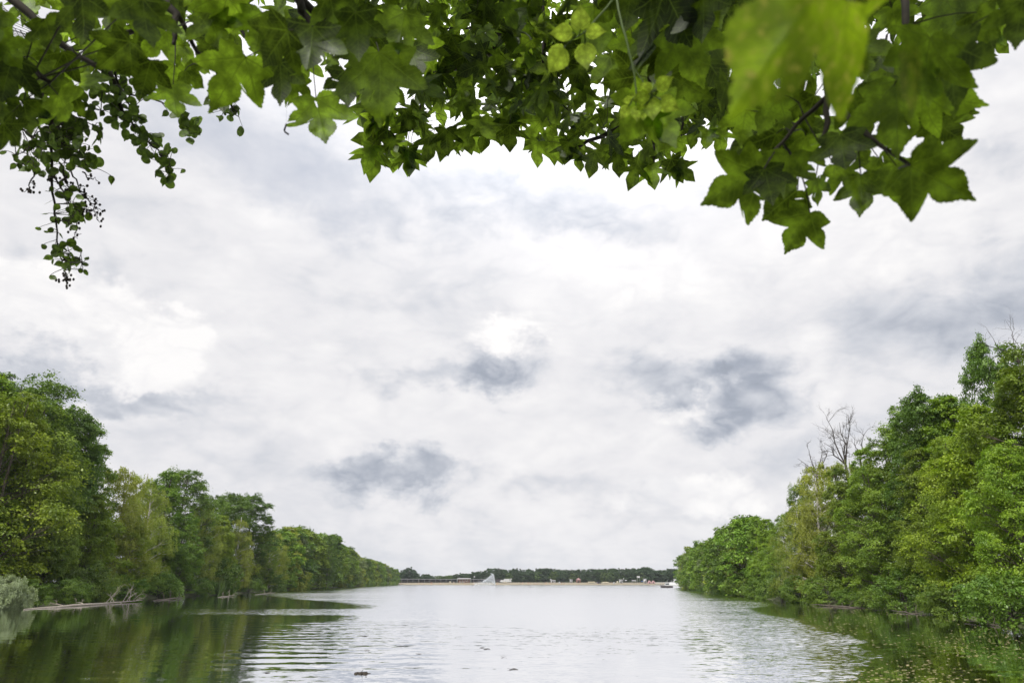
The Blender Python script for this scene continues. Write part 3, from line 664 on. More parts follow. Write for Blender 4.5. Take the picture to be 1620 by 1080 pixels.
# ------------------------------------------------------------------ the far shore
M['white'] = pbr('white_paint', (.42, .43, .44), .5, .05, 2)
M['darkwall'] = pbr('dark_boards', (.035, .030, .034), .8, .3, 1.5)
M['roofgrey'] = pbr('grey_roofing', (.20, .21, .22), .7, .15, 1)
M['glass'] = pbr('dark_glass', (.04, .05, .06), .15, .1, 1)
M['red'] = pbr('brick_red', (.20, .10, .075), .8, .2, 2)
M['pink'] = pbr('faded_pink_canvas', (.36, .22, .23), .8, .1, 2)
M['cream'] = pbr('cream_canvas', (.72, .66, .48), .8, .1, 2)
M['skin'] = pbr('skin', (.50, .32, .24), .6, .05, 5)
M['tyre'] = pbr('rubber', (.02, .02, .02), .8, .1, 5)
M['blue'] = pbr('blue_cloth', (.05, .12, .35), .8, .1, 3)
M['redcloth'] = pbr('red_cloth', (.25, .05, .04), .8, .1, 3)
M['blackcloth'] = pbr('black_cloth', (.02, .02, .025), .8, .1, 3)
def gz(x, y): return float(ground_z(np.array([float(x)]), np.array([float(y)]))[0])
def spot(px, Y): x = xat(px, Y, 1); return (x, Y, gz(x, Y))
K = lambda Y: Y/1145.0          # metres per photo pixel at distance Y
# distant wood, tree by tree
fpx = np.linspace(622, 1092, 60); lastk = {}
for i, px in enumerate(fpx):
    for row in (0, 1):
        Y = 566 + row*16 + RNG.uniform(-4, 4); pq = px + RNG.uniform(-2, 2) + row*4
        top = float(np.interp(pq, [620, 634, 640, 647, 653, 660, 667, 672, 678, 685, 722, 727, 733, 745, 755, 765, 771, 788, 792, 808, 815, 840, 855, 900, 950, 1000, 1018, 1022, 1028, 1040, 1060, 1090],
                              [902, 903, 896, 894.5, 899, 907.5, 906.5, 905, 907, 908.5, 908, 904, 904, 904, 901, 901, 895.5, 896, 898, 897, 895.5, 898, 895.5, 897, 896.5, 896.5, 896, 892.5, 896, 899, 896.5, 898]))
        top += RNG.uniform(-.2, 2.2) + row*.3
        v = 2 if 678 < px < 722 else (1 if RNG.random() < .5 else 0)
        if row == 0 and RNG.random() < .35: top += 6; v = 2 if RNG.random() < .5 else v
        loc = spot(pq, Y); H = zat(top, Y) - loc[2]
        d = 'light green' if v == 2 else 'dark green'
        if RNG.random() < .0: continue
        place_tree('far', v, *loc, H, 1.0 if H > 8 else 1.3, f"{d} tree in the wood across the lake, {['front', 'back'][row]} row, {ordw(i)} from the left", 'tree', 'trees of the distant wood behind the beach')
# long dark boathouse with grey roof
def longhall(p0, p1, Y, h, label):
    a = spot(p0, Y); b = spot(p1, Y); L_ = b[0]-a[0]; e = empty('beach_building', (a[0], Y, min(a[2], b[2])), label, 'building', 'low dark buildings behind the beach')
    mb = MB(); mb.box(0, L_, 0, 6, -.5, h); mb.build('wall', M['darkwall'], e)
    mb = MB(); mb.prism([(-.4, h+.01), (L_+.4, h+.01), (L_+.4, h+.30), (-.4, h+.30)], -1.2, 6.6)
    mb.build('roof', M['roofgrey'], e)
    n = max(2, int(L_/4))
    for k in range(n):
        x0 = (k+.25)*L_/n; mb = MB(); mb.box(x0, x0+L_/n*.5, -.05, .02, h*.4, h*.8); mb.build('window', M['glass'], e)
    for k in range(n+1):
        mb = MB(); mb.box(k*L_/n-.08, k*L_/n+.08, -1.1, -.94, -.5, h); mb.build('post', M['roofgrey'], e)
longhall(627, 662, 546, 2.3, 'leftmost dark low building on the beach, joined to the long row under grey roofs')
longhall(663, 723, 546, 2.2, 'long dark low building with grey roof left of the white pavilion')
longhall(746, 768, 546, 2.1, 'short dark low building between the white pavilion and the fountain')
# white pavilion
a = spot(723.5, 538); w_ = 20.5*K(538); e = empty('beach_pavilion', a, 'white-roofed open beach pavilion with people under it', 'pavilion')
mb = MB(); mb.prism([(-.3, 2.7), (w_+.3, 2.7), (w_-.1, 3.35), (.3, 3.35)], -.5, 5); mb.build('roof', M['white'], e)
for k in range(6):
    mb = MB(); mb.box(k*w_/5-.07, k*w_/5+.07, 0, .15, -.3, 2.7); mb.build('post', M['white'], e)
mb = MB(); mb.box(.3, w_-.3, 4.4, 4.7, -.2, 2.69); mb.build('back_wall', M['red'], e)
mb = MB(); mb.box(1, w_*.55, 2.2, 2.8, -.2, 1.0); mb.build('counter', M['white'], e)
# people on the beach
def person_mesh(pose):
    if pose == 'stand':
        J = dict(pel=(0, 0, .95), che=(0, 0, 1.32), nec=(0, 0, 1.50), hea=(0, .02, 1.66), ls=(-.17, 0, 1.42), le=(-.25, 0, 1.15), lh=(-.24, .1, .90), rs=(.17, 0, 1.42), re=(.26, 0, 1.15), rh=(.25, .08, .90),
                 lk=(-.11, .02, .50), lf=(-.12, 0, .07), lt=(-.13, .16, .04), rk=(.11, .02, .50), rf=(.12, 0, .07), rt=(.13, .16, .04))
    elif pose == 'walk':
        J = dict(pel=(0, 0, .92), che=(.02, 0, 1.29), nec=(.04, 0, 1.47), hea=(.07, 0, 1.63), ls=(.03, -.17, 1.39), le=(.18, -.22, 1.16), lh=(.36, -.2, 1.02), rs=(.03, .17, 1.39), re=(-.12, .23, 1.14), rh=(-.22, .22, .92),
                 lk=(.22, -.1, .52), lf=(.33, -.1, .08), lt=(.48, -.1, .05), rk=(-.05, .1, .50), rf=(-.34, .1, .16), rt=(-.24, .1, .04))
    else:
        J = dict(pel=(0, 0, .14), che=(-.08, 0, .50), nec=(-.08, 0, .68), hea=(-.05, 0, .84), ls=(-.08, -.17, .60), le=(-.2, -.26, .36), lh=(-.28, -.24, .08), rs=(-.08, .17, .60), re=(-.2, .26, .36), rh=(-.28, .24, .08),
                 lk=(.36, -.14, .42), lf=(.62, -.12, .06), lt=(.74, -.12, .06), rk=(.40, .14, .12), rf=(.76, .14, .07), rt=(.82, .14, .16))
    rad = dict(pel=.15, che=.16, nec=.06, hea=.105, ls=.065, le=.045, lh=.035, rs=.065, re=.045, rh=.035, lk=.065, lf=.045, lt=.035, rk=.065, rf=.045, rt=.035)
    ks = list(J); E = [('pel', 'che'), ('che', 'nec'), ('nec', 'hea'), ('che', 'ls'), ('ls', 'le'), ('le', 'lh'), ('che', 'rs'), ('rs', 're'), ('re', 'rh'), ('pel', 'lk'), ('lk', 'lf'), ('lf', 'lt'), ('pel', 'rk'), ('rk', 'rf'), ('rf', 'rt')]
    me = bpy.data.meshes.new('person_'+pose); me.from_pydata([J[k] for k in ks], [(ks.index(a_), ks.index(b_)) for a_, b_ in E], [])
    ob = bpy.data.objects.new('tmp', me); COL.objects.link(ob); ob.modifiers.new('Skin', 'SKIN'); sb = ob.modifiers.new('Sub', 'SUBSURF'); sb.levels = sb.render_levels = 1
    sv = me.skin_vertices[0].data
    for i, k in enumerate(ks): sv[i].radius = (rad[k], rad[k]); sv[i].use_root = (k == 'pel')
    dg = bpy.context.evaluated_depsgraph_get(); dg.update(); m2 = bpy.data.meshes.new_from_object(ob.evaluated_get(dg)); m2.name = 'person_'+pose
    bpy.data.objects.remove(ob); m2.materials.clear(); m2.materials.append(M['skin'])
    sh = MB(); P_ = {k: np.array(v) for k, v in J.items()}
    sh.tube([P_['pel'], (P_['pel']+P_['che'])/2, P_['che'], P_['che']*.35+P_['nec']*.65], [.175, .185, .205, .10], 10)
    hr = MB(); hr.ball(P_['hea']+np.array([0, -.02, .045]), (.118, .122, .115), 9, 6)
    return m2, sh, hr
PM = {k: person_mesh(k) for k in ('stand', 'walk', 'sit')}
CL = {'blue': M['blue'], 'red': M['redcloth'], 'black': M['blackcloth'], 'white': M['white']}
for k, v in list(PM.items()): PM[k] = (v[0], {c: v[1].mesh('shirt_'+c, m_) for c, m_ in CL.items()}, v[2].mesh('hair', M['blackcloth'], True))
def person(px, Y, pose, c, label, rz=0, dz=0):
    l = spot(px, Y); e = empty('person', (l[0], l[1], max(l[2], -.6)+dz), label, 'person', 'people on the far beach', rz)
    obj('body', PM[pose][0], e); obj('shirt', PM[pose][1][c], e); obj('hair', PM[pose][2], e)
PP = [(634.3, 521, 'stand', 'black', 'person in black standing at the waterline at the left end of the beach'), (663, 521.5, 'walk', 'black', 'person in black walking on the wet sand before the long dark building'),
      (669, 523, 'sit', 'blue', 'person in blue sitting on sand before the long dark building'), (682, 522, 'stand', 'red', 'person in red standing at the water before the long dark building'),
      (683.6, 522, 'stand', 'black', 'person in black close beside the one in red'), (696, 528, 'sit', 'red', 'person in red sitting on the sand right of the pair'), (718, 530, 'walk', 'white', 'person in white walking towards the white pavilion'),
      (727, 536, 'stand', 'red', 'person in red under the left end of the white pavilion'), (730, 536, 'stand', 'black', 'person in black under the white pavilion, left of its middle'), (734, 536, 'walk', 'red', 'person in red at the middle of the white pavilion'),
      (738, 536, 'stand', 'white', 'person in white under the right part of the white pavilion'), (741, 536, 'stand', 'black', 'person in black at the right end of the white pavilion'), (735.5, 524, 'stand', 'black', 'person in black on sand below the white pavilion'), (750.5, 523, 'sit', 'black', 'person in black sitting low left of the fountain'),
      (787, 522, 'stand', 'black', 'person in black at the water just right of the fountain'), (823, 523, 'sit', 'black', 'person in black sitting alone on the middle beach'), (827, 522, 'walk', 'red', 'person in red walking near the duck'),
      (835.5, 523, 'stand', 'red', 'person in red, left of two standing on the middle beach'), (839, 523, 'stand', 'black', 'person in black, right of two standing on the middle beach'), (845, 525, 'sit', 'black', 'person in black, left of three sitting in a row'), (848, 525, 'sit', 'blue', 'person in blue, middle of three sitting in a row'),
      (851, 525, 'sit', 'black', 'person in black, right of three sitting in a row'), (864, 522, 'stand', 'red', 'person in red left of the white booth'), (870, 522, 'walk', 'red', 'person in red walking below the white booth'), (888, 522, 'stand', 'black', 'person in black left of the small white hut'),
      (893, 522, 'stand', 'black', 'person in black nearer the small white hut'), (929, 523, 'walk', 'black', 'person in black right of the red-roofed hut'), (945, 524, 'stand', 'blue', 'person in blue beside the dark tent'), (968, 524, 'walk', 'black', 'person in black near the cream awning')]
for i, q_ in enumerate(PP): person(*q_, rz=i*1.3)
# fountain: a jet of water thrown up from the lake, spray drifting left
fl = ground(777.5, 925.6); Yf_ = 480.0; fx = xat(777.5, Yf_); e = empty('fountain', (fx, Yf_, 0), 'tall white fountain jet in the lake with spray drifting left', 'fountain')
rng = np.random.default_rng(3); kf = K(Yf_); HJ = 17.5*kf
wmw, q, o = newmat('falling_water'); d_ = q.node('ShaderNodeBsdfDiffuse'); d_.inputs[0].default_value = (.82, .85, .88, 1); t2 = q.node('ShaderNodeBsdfTranslucent'); t2.inputs[0].default_value = (.85, .88, .92, 1)
mx = q.node('ShaderNodeMixShader'); mx.inputs[0].default_value = .5; q.l.new(d_.outputs[0], mx.inputs[1]); q.l.new(t2.outputs[0], mx.inputs[2]); q.l.new(mx.outputs[0], o.inputs[0])
def drops(n, fn, size, name):
    Pn = fn(n); r1 = unit(rng.normal(size=(n, 3))); r2 = unit(np.cross(r1, rng.normal(size=(n, 3)))); s_ = size*rng.uniform(.5, 1.5, (n, 1)); r3 = np.cross(r1, r2)
    V = np.stack([Pn+r1*s_, Pn-r1*s_*.5+r2*s_*.9, Pn-r1*s_*.5-r2*s_*.45+r3*s_*.8, Pn-r1*s_*.5-r2*s_*.45-r3*s_*.8], 1).reshape(-1, 3)
    b_ = np.arange(n)[:, None]*4; Ft = np.concatenate([b_+np.array([0, 1, 2]), b_+np.array([0, 2, 3]), b_+np.array([0, 3, 1]), b_+np.array([1, 3, 2])])
    obj(name, mesh_np(name, V, Ft, wmw), e)
def jet(n):
    sp = rng.uniform(0, 1, n)**1.4; tt_ = rng.uniform(0, 1, n)**.85; top_ = HJ*(1-.55*sp)*rng.uniform(.8, 1.0, n)
    zz = top_*(4*tt_*(1-tt_)); xx = 2.4 - tt_*(3.0+8.0*sp)
    return np.stack([xx+rng.normal(size=n)*.16*(1+2*tt_), rng.normal(size=n)*.7*tt_, np.maximum(zz+rng.normal(size=n)*.12, .05)], 1)
def core(n):
    u = rng.uniform(0, 1, n); return np.stack([2.4-u*2.1-(u**3)*.4+rng.normal(size=n)*.12*(1+u*2), rng.normal(size=n)*.15*(1+u*3), np.sin(u*PI/2)*HJ*.99], 1)
def mist(n):
    u = rng.uniform(0, 1, n)**1.2; return np.stack([1.5-u*13+rng.normal(size=n)*.5, rng.normal(size=n)*1.2, np.abs(rng.normal(size=n))*(1-u*.7)*HJ*.36], 1)
drops(3600, jet, .10, 'water_arc'); drops(900, core, .10, 'jet'); drops(3000, mist, .06, 'spray')
mb = MB(); mb.box(2.0, 2.8, -.4, .4, -.5, .12); mb.tube([(2.4, 0, .1), (2.4, 0, .45)], [.14, .09], 8); mb.build('nozzle', M['darkwall'], e)
# vehicles, huts, tents
def van(px, Y, w_, h, mat, label, rz=0.0):
    l = spot(px, Y); e = empty('parked_van', l, label, 'van', 'vehicles behind the beach', rz); r_ = w_/2
    mb = MB(); mb.prism([(-r_, .35), (r_, .35), (r_, h*.55), (r_-.25, h*.62), (r_-.8, h), (-r_+.05, h), (-r_, h*.9)], -.9, .9); mb.build('body', mat, e)
    for sx in (-r_*.6, r_*.62):
        for sy in (-.92, .74):
            mb = MB(); mb.tube([(sx, sy, .33), (sx, sy+.18, .33)], .33, 12); mb.build('wheel', M['tyre'], e)
    mb = MB(); mb.box(r_-1.5, r_-.9, -.93, -.905, h*.62, h*.9); mb.build('window', M['glass'], e)
van(790, 544, 5.4, 2.3, M['darkwall'], 'dark van parked just right of the fountain')
van(794.3, 540, 3.2, 1.9, M['white'], 'small white vehicle between the dark van and the white truck', PI)
van(803, 545, 5.6, 2.6, M['white'], 'boxy white truck parked on grass right of the fountain')
def hut(px, Y, w_, h, mat, rmat, label, name='beach_hut', cat='hut', gable=True, dep=2.6):
    l = spot(px, Y); e = empty(name, l, label, cat, 'huts and booths behind the beach'); r_ = w_/2
    mb = MB(); mb.box(-r_, r_, 0, dep, -.3, h); mb.build('wall', mat, e)
    mb = MB()
    if gable: mb.prism([(-r_-.25, h+.003), (r_+.25, h+.003), (0, h+w_*.42)], -.3, dep+.3)
    else: mb.prism([(-r_-.2, h+.003), (r_+.2, h+.003), (r_+.2, h+.2), (-r_-.2, h+.35)], -.3, dep+.3)
    mb.build('roof', rmat, e)
    mb = MB(); mb.box(-r_*.5, r_*.1, -.03, .01, 0.0, min(h*.8, 2)); mb.build('door', M['darkwall'], e)
    mb = MB(); mb.box(r_*.3, r_*.75, -.03, .01, h*.4, h*.75); mb.build('window', M['glass'], e)
hut(875.3, 542, 3.4, 1.5, M['white'], M['white'], 'white booth on the beach left of the small white hut', 'beach_booth', 'booth', False)
hut(904, 540, 2.0, 2.0, M['white'], M['white'], 'small square white hut left of the red-roofed hut', gable=False)
hut(915.5, 540, 3.4, 1.9, M['red'], M['pink'], 'brick-red gabled hut at the top of the beach')
hut(983, 536, 2.4, 2.2, M['white'], M['white'], 'white kiosk at the right part of the beach', 'beach_booth', 'booth', False)
hut(1021, 534, 2.0, 3.0, M['white'], M['roofgrey'], 'tall narrow white lookout hut before the pink tents', gable=False)
def pole(px, Y, h, label):
    l = spot(px, Y); e = empty('flagpole', l, label, 'pole', 'poles on the beach'); mb = MB(); mb.tube([(0, 0, -.3), (0, 0, h)], [.07, .05], 6); mb.build('post', M['white'], e)
    mb = MB(); mb.add([(0.05, 0, h-.9), (.95, .05, h-.8), (.95, -.05, h-.2), (.05, 0, h-.1), (.05, .03, h-.1), (.95, -.02, h-.2), (.95, .08, h-.8), (.05, .03, h-.9)], [(0, 1, 2, 3), (4, 5, 6, 7), (3, 2, 5, 4), (1, 0, 7, 6), (0, 3, 4, 7), (2, 1, 6, 5)]); mb.build('flag', M['white'], e)
pole(870.5, 538, 2.8, 'white pole at the left corner of the white booth'); pole(808, 540, 3.0, 'white pole right of the boxy white truck')
pole(749.5, 545, 4.6, 'tall pale pole above the short dark building')
def tent(px, Y, w_, h, mat, label, flat=False):
    l = spot(px, Y); e = empty('tent', l, label, 'tent', 'tents and awnings on the beach'); r_ = w_/2
    mb = MB()
    if flat: mb.prism([(-r_, h*.75), (r_, h*.75), (r_*.9, h), (-r_*.9, h)], -1, 1.4)
    else: mb.prism([(-r_, 0), (r_, 0), (r_*.15, h), (-r_*.15, h)], -1, 1.4)
    mb.build('canopy', mat, e)
    if flat:
        for sx in (-r_*.9, r_*.9):
            for sy in (-.9, 1.3): mb = MB(); mb.tube([(sx, sy, -.2), (sx, sy, h*.75)], .04, 5); mb.build('pole', M['white'], e)
    else:
        mb = MB(); mb.prism([(-r_*.25, .02), (r_*.25, .02), (0, h*.75)], -1.03, -1.004); mb.build('doorway', M['darkwall'], e)
tent(790, 541, 1.2, 1.2, M['darkwall'], 'small dark tent in front of the dark van')
tent(799, 536, 3.2, .7, M['cream'], 'low cream awning in front of the boxy white truck', True)
tent(885, 534, 1.6, 1.2, M['white'], 'small white tent between the white booth and the white hut')
tent(936, 532, 5, 1.3, M['cream'], 'low cream awning right of the red gabled hut', True)
tent(947.5, 533, 3.6, 1.3, M['blackcloth'], 'dark low tent on the beach between two cream awnings')
tent(958, 531, 4.4, 1.2, M['cream'], 'long low cream awning right of the dark low tent', True)
tent(971.5, 531, 1.6, 1.1, M['white'], 'small white tent left of the white kiosk')
tent(1003, 533, 3.0, 2.2, M['white'], 'white flat-topped awning right of the big white parasol', True)
tent(1010.5, 540, 1.9, 4.6, M['white'], 'small raised white canopy against the wood', True)
tent(1027.5, 533, 3.4, 2.0, M['pink'], 'faded pink tent, left of two before the jetty'); tent(1033.5, 533, 3.2, 2.0, M['pink'], 'faded pink tent, right of two before the jetty')
def parasol(px, Y, w_, h, mat, label):
    l = spot(px, Y); e = empty('parasol', l, label, 'parasol', 'parasols on the beach'); mb = MB(); mb.tube([(0, 0, -.2), (0, 0, h)], .03, 5); mb.build('pole', M['white'], e)
    k = 8; ring = [(w_/2*math.cos(a_*2*PI/k), w_/2*math.sin(a_*2*PI/k), h-.5) for a_ in range(k)]
    mb = MB(); mb.add(ring+[(0, 0, h)], [(a_, (a_+1) % k, k) for a_ in range(k)]); mb.add(ring+[(0, 0, h-.12)], [((a_+1) % k, a_, k) for a_ in range(k)]); mb.build('canopy', mat, e)
parasol(990.5, 534, 2.2, 2.4, M['white'], 'big white parasol right of the white kiosk'); parasol(987, 533, 1.0, 3.6, M['white'], 'tall narrow white parasol beside the white kiosk')
parasol(977, 529, 1.8, 1.8, M['cream'], 'cream parasol just left of the white kiosk'); parasol(1016, 531, 1.6, 2.0, M['blue'], 'blue parasol left of the tall lookout hut')
parasol(712, 528, 1.7, 1.8, M['cream'], 'cream parasol on sand left of the white pavilion')
# jetty
a = (xat(1037, 516), 516, 0); L_ = (1066-1037)*K(516); e = empty('jetty', a, 'long dark jetty with pale handrail at the right end of the beach', 'jetty')
mb = MB(); mb.box(0, L_, -1, 1, .55, .75); mb.build('deck', M['roofgrey'], e)
for k in range(9): mb = MB(); mb.tube([(k*L_/8, -.8, -1), (k*L_/8, -.8, .56)], .12, 6); mb.build('pile', M['darkwall'], e)
mb = MB(); mb.box(0, L_, -.99, -.93, 1.75, 1.85); mb.box(0, L_, -.99, -.93, 1.25, 1.31)
for k in range(9): mb.box(k*L_/8-.05, k*L_/8+.05, -.985, -.9, .753, 1.75)
mb.build('handrail', M['white'], e)
# boats
def boat(px, py, L_, h, label, rz=0, wheel=True, dark=False):
    l = ground(px, py); e = empty('motor_boat', (l[0], l[1], 0), label, 'boat', 'boats near the jetty', rz)
    us = np.linspace(0, 1, 9); V = []
    for u in us:
        hw = L_*.16*math.sqrt(max(.0, 1-max(0, (u-.45)/.55)**2))+.02; sh = .75*h*.45+.25*u**2*h*.5; kz = -.25+.45*u**3
        V += [((u-.5)*L_, -hw, sh), ((u-.5)*L_, -hw*.75, kz), ((u-.5)*L_, 0, kz-.08), ((u-.5)*L_, hw*.75, kz), ((u-.5)*L_, hw, sh), ((u-.5)*L_, 0, sh-.02)]
    Fh = [(i*6+j, i*6+(j+1) % 6, (i+1)*6+(j+1) % 6, (i+1)*6+j) for i in range(8) for j in range(6)]
    mb = MB(); mb.add(V, Fh); mb.add([V[k] for k in range(6)], [(0, 1, 2, 3), (0, 3, 4, 5)]); mb.build('hull', M['darkwall'] if dark else M['white'], e)
    z0 = h*.34; mb = MB(); mb.prism([(-L_*.28, z0), (L_*.18, z0), (L_*.08, h*.85), (-L_*.24, h*.88)], -L_*.10, L_*.10); mb.build('cabin', M['white'], e)
    for s_ in (-1, 1):
        y0 = s_*L_*.10
        mb = MB(); mb.prism([(-L_*.22, h*.55), (L_*.10, h*.55), (L_*.06, h*.76), (-L_*.2, h*.76)], min(y0, y0+s_*.02), max(y0, y0+s_*.02)); mb.build('window', M['glass'], e)
    mb = MB(); mb.box(-L_*.30, L_*.12, -L_*.12, L_*.12, h*.883, h*.93); mb.build('roof', M['white'], e)
    mb = MB(); mb.tube([(-L_*.1, 0, h*.93), (-L_*.1, 0, h*1.35)], .05, 5); mb.build('mast', M['white'], e)
boat(1054.5, 929.0, 4.9, 2.1, 'small white cabin boat with dark hull on the open water by the right bank', PI, dark=True)
boat(1069, 926.2, 7.5, 3.9, 'larger white cruiser moored at the jetty, nearest the right bank', PI); boat(1062, 925.8, 5.5, 2.3, 'low white motor boat moored left of the large cruiser', PI)

# ------------------------------------------------------------------ overhanging canopy
def big_leaf_mat(name, ca, cb, tcol, trans, spots=.25, spotcol=(.30, .12, .02), sn=(9, .66, .74)):
    m, q, o = newmat(name)
    at = q.node('ShaderNodeAttribute', attribute_name='tint').outputs['Fac']
    uv = q.node('ShaderNodeUVMap').outputs[0]; ux, uy, _ = q.sep(uv)
    wn = q.vm('SUBTRACT', q.noise(uv, 5, 2, .5, 0, True), (.5, .5, .5))
    uvw = q.vm('ADD', uv, q.vm('SCALE', wn, scale=.05)); ux, uy, _ = q.sep(uvw)
    ax = q.m('ABSOLUTE', ux); ang = q.m('ARCTAN2', ax, uy); r = q.vm('LENGTH', uvw)
    vs = None
    for a_ in (0.0, .87, 1.65):
        dd = q.m('SUBTRACT', ang, a_); dist = q.m('ABSOLUTE', q.m('MULTIPLY', r, q.m('SINE', dd)))
        wv_ = q.m('SUBTRACT', .024, q.m('MULTIPLY', r, .013))
        lin = q.m('SUBTRACT', 1.0, q.m('DIVIDE', dist, wv_), clamp=True)
        # side veins: stripes running obliquely off this vein
        along = q.m('MULTIPLY', r, q.m('COSINE', dd)); st = q.m('SINE', q.m('MULTIPLY', q.m('SUBTRACT', along, q.m('MULTIPLY', dist, .75)), 58.0))
        near = q.mr(q.m('ABSOLUTE', dd), .42, .36, 0, 1)
        sv = q.m('MULTIPLY', q.m('MULTIPLY', q.mr(st, .86, 1.0), near), .6)
        v_ = q.m('MAXIMUM', lin, sv); vs = v_ if vs is None else q.m('MAXIMUM', vs, v_)
    n = q.noise(q.vm('ADD', q.vm('MULTIPLY', uv, (1, 1, 1)), q.comb(0.0, 0.0, q.m('MULTIPLY', at, 31.0))), 2.2, 4, .6)
    n2 = q.noise(q.vm('ADD', uv, q.comb(0.0, 0.0, q.m('MULTIPLY', at, 53.0))), max(sn[0], 7), 5, .68)
    f = q.m('ADD', q.m('MULTIPLY', at, .55), q.m('MULTIPLY', q.mr(n, .3, .7), .45))
    c = q.mix(f, ca, cb)
    sp = q.mr(n2, sn[1], sn[2], 0, spots); c = q.mix(sp, c, (.16, .09, .02))
    d = q.node('ShaderNodeBsdfDiffuse'); q.l.new(q.mix(q.m('MULTIPLY', vs, .5), c, (.16, .22, .07)), d.inputs[0])
    tcv = q.mix(q.m('POWER', f, 2.3), tuple(v*.07 for v in tcol), tuple(min(.95, v*1.5) for v in tcol))
    cell = q.mr(q.noise(uv, 60, 2, .5), .3, .7, .86, 1.1)
    tcv = q.mix(sp, tcv, spotcol); tcv = q.mix(q.m('MULTIPLY', vs, .9), tcv, tuple(v*.42 for v in tcol))
    tcv = q.mix(1.0, tcv, q.comb(cell, cell, cell), 'MULTIPLY')
    tr = q.node('ShaderNodeBsdfTranslucent'); q.l.new(tcv, tr.inputs[0])
    bn = q.node('ShaderNodeBump'); bn.inputs['Strength'].default_value = .35; bn.inputs['Distance'].default_value = .004
    q.l.new(q.m('ADD', vs, q.m('MULTIPLY', n2, .5)), bn.inputs['Height']); q.l.new(bn.outputs[0], tr.inputs['Normal']); q.l.new(bn.outputs[0], d.inputs['Normal'])
    a = q.node('ShaderNodeMixShader'); a.inputs[0].default_value = trans; q.l.new(d.outputs[0], a.inputs[1]); q.l.new(tr.outputs[0], a.inputs[2])
    g_ = q.node('ShaderNodeBsdfGlossy'); g_.inputs['Roughness'].default_value = .5; g_.inputs[0].default_value = (.8, .85, .8, 1)
    b = q.node('ShaderNodeMixShader'); b.inputs[0].default_value = .03; q.l.new(a.outputs[0], b.inputs[1]); q.l.new(g_.outputs[0], b.inputs[2])
    q.l.new(b.outputs[0], o.inputs[0]); return m
M['bigleaf'] = big_leaf_mat('sycamore_leaf', (.014, .030, .006), (.034, .062, .011), (.37, .58, .030), .68)
M['smallleaf'] = big_leaf_mat('small_sycamore_leaf', (.014, .030, .006), (.034, .062, .011), (.37, .57, .036), .68)
M['nearleaf'] = big_leaf_mat('spotted_sycamore_leaf', (.05, .11, .010), (.09, .16, .012), (.43, .70, .015), .78, .9, (.52, .50, .08), (12, .52, .66))
M['roundleaf'] = big_leaf_mat('round_alder_leaf', (.06, .10, .025), (.11, .17, .035), (.26, .42, .045), .5)
M['young'] = big_leaf_mat('young_bramble_leaf', (.22, .35, .03), (.30, .44, .05), (.48, .70, .055), .88, 0)
M['stem'] = pbr('green_stem', (.09, .15, .03), .6, .15, 20)
M['twig'] = pbr('canopy_twig', (.030, .024, .018), .85, .3, 30)
M['silk'] = pbr('silk', (.6, .6, .6), .5, .05, 30)

HALF = [(.07, -.07), (.19, -.13), (.32, -.12), (.43, -.08), (.58, -.04), (.53, .06), (.48, .13), (.45, .19), (.56, .22), (.66, .31), (.72, .43), (.80, .60), (.63, .60), (.49, .57), (.36, .54), (.24, .50), (.30, .62), (.31, .74), (.22, .87), (.10, .97), (0, 1.15)]
HALF_S = [(.05, -.05), (.16, -.10), (.30, -.12), (.46, -.10), (.40, .02), (.34, .10), (.28, .17), (.42, .24), (.56, .36), (.76, .60), (.56, .54), (.38, .46), (.20, .40), (.27, .58), (.26, .72), (.16, .86), (0, 1.10)]
HALF_O = [(.10, -.02), (.24, .06), (.35, .20), (.39, .38), (.34, .56), (.24, .72), (.12, .87), (.04, .98), (0, 1.10)]
HALF_R = [(.10, -.01), (.28, .05), (.42, .20), (.48, .42), (.46, .62), (.36, .80), (.20, .93), (.07, .96), (0, .93)]
def outline(half, teeth, amp, cy=.3):
    h = [np.array(p, float) for p in half]; pts = []
    seq = [np.array([0., 0.])] + h
    for i in range(len(seq)-1):
        a_, b_ = seq[i], seq[i+1]; e_ = b_-a_; nn = np.array([e_[1], -e_[0]]); nn = nn/(np.linalg.norm(nn)+1e-9)
        pts.append(a_)
        if i > 0:
            for k in range(teeth):
                u = (k+.5)/teeth; pts.append(a_+e_*(u+.18/teeth)+nn*amp*(1 if k % 2 == 0 else .7)); 
                if k < teeth-1: pts.append(a_+e_*((k+1)/teeth) - nn*amp*.15)
    pts.append(seq[-1])
    right = [pts[1]]
    for p in pts[2:-1]:                    # keep the outline star-shaped about the leaf's middle
        a0 = math.atan2(right[-1][1]-cy, right[-1][0]); a1 = math.atan2(p[1]-cy, p[0])
        if a1 > a0+.012: right.append(p)
    full = [pts[0]] + right + [pts[-1]] + [np.array([-p[0], p[1]]) for p in right[::-1]]
    return np.array(full)
OUT = {'hi': (outline(HALF, 2, .018, .36), [.4, .75, 1.0], (0, .36)), 'mid': (outline(HALF, 1, .014, .36), [.6, 1.0], (0, .36)),
       'small': (outline(HALF_S, 0, 0, .22), [.55, 1.0], (0, .22)), 'oval': (outline(HALF_O, 2, .014, .42), [.5, 1.0], (0, .42)), 'round': (outline(HALF_R, 1, .012, .45), [.55, 1.0], (0, .45))}
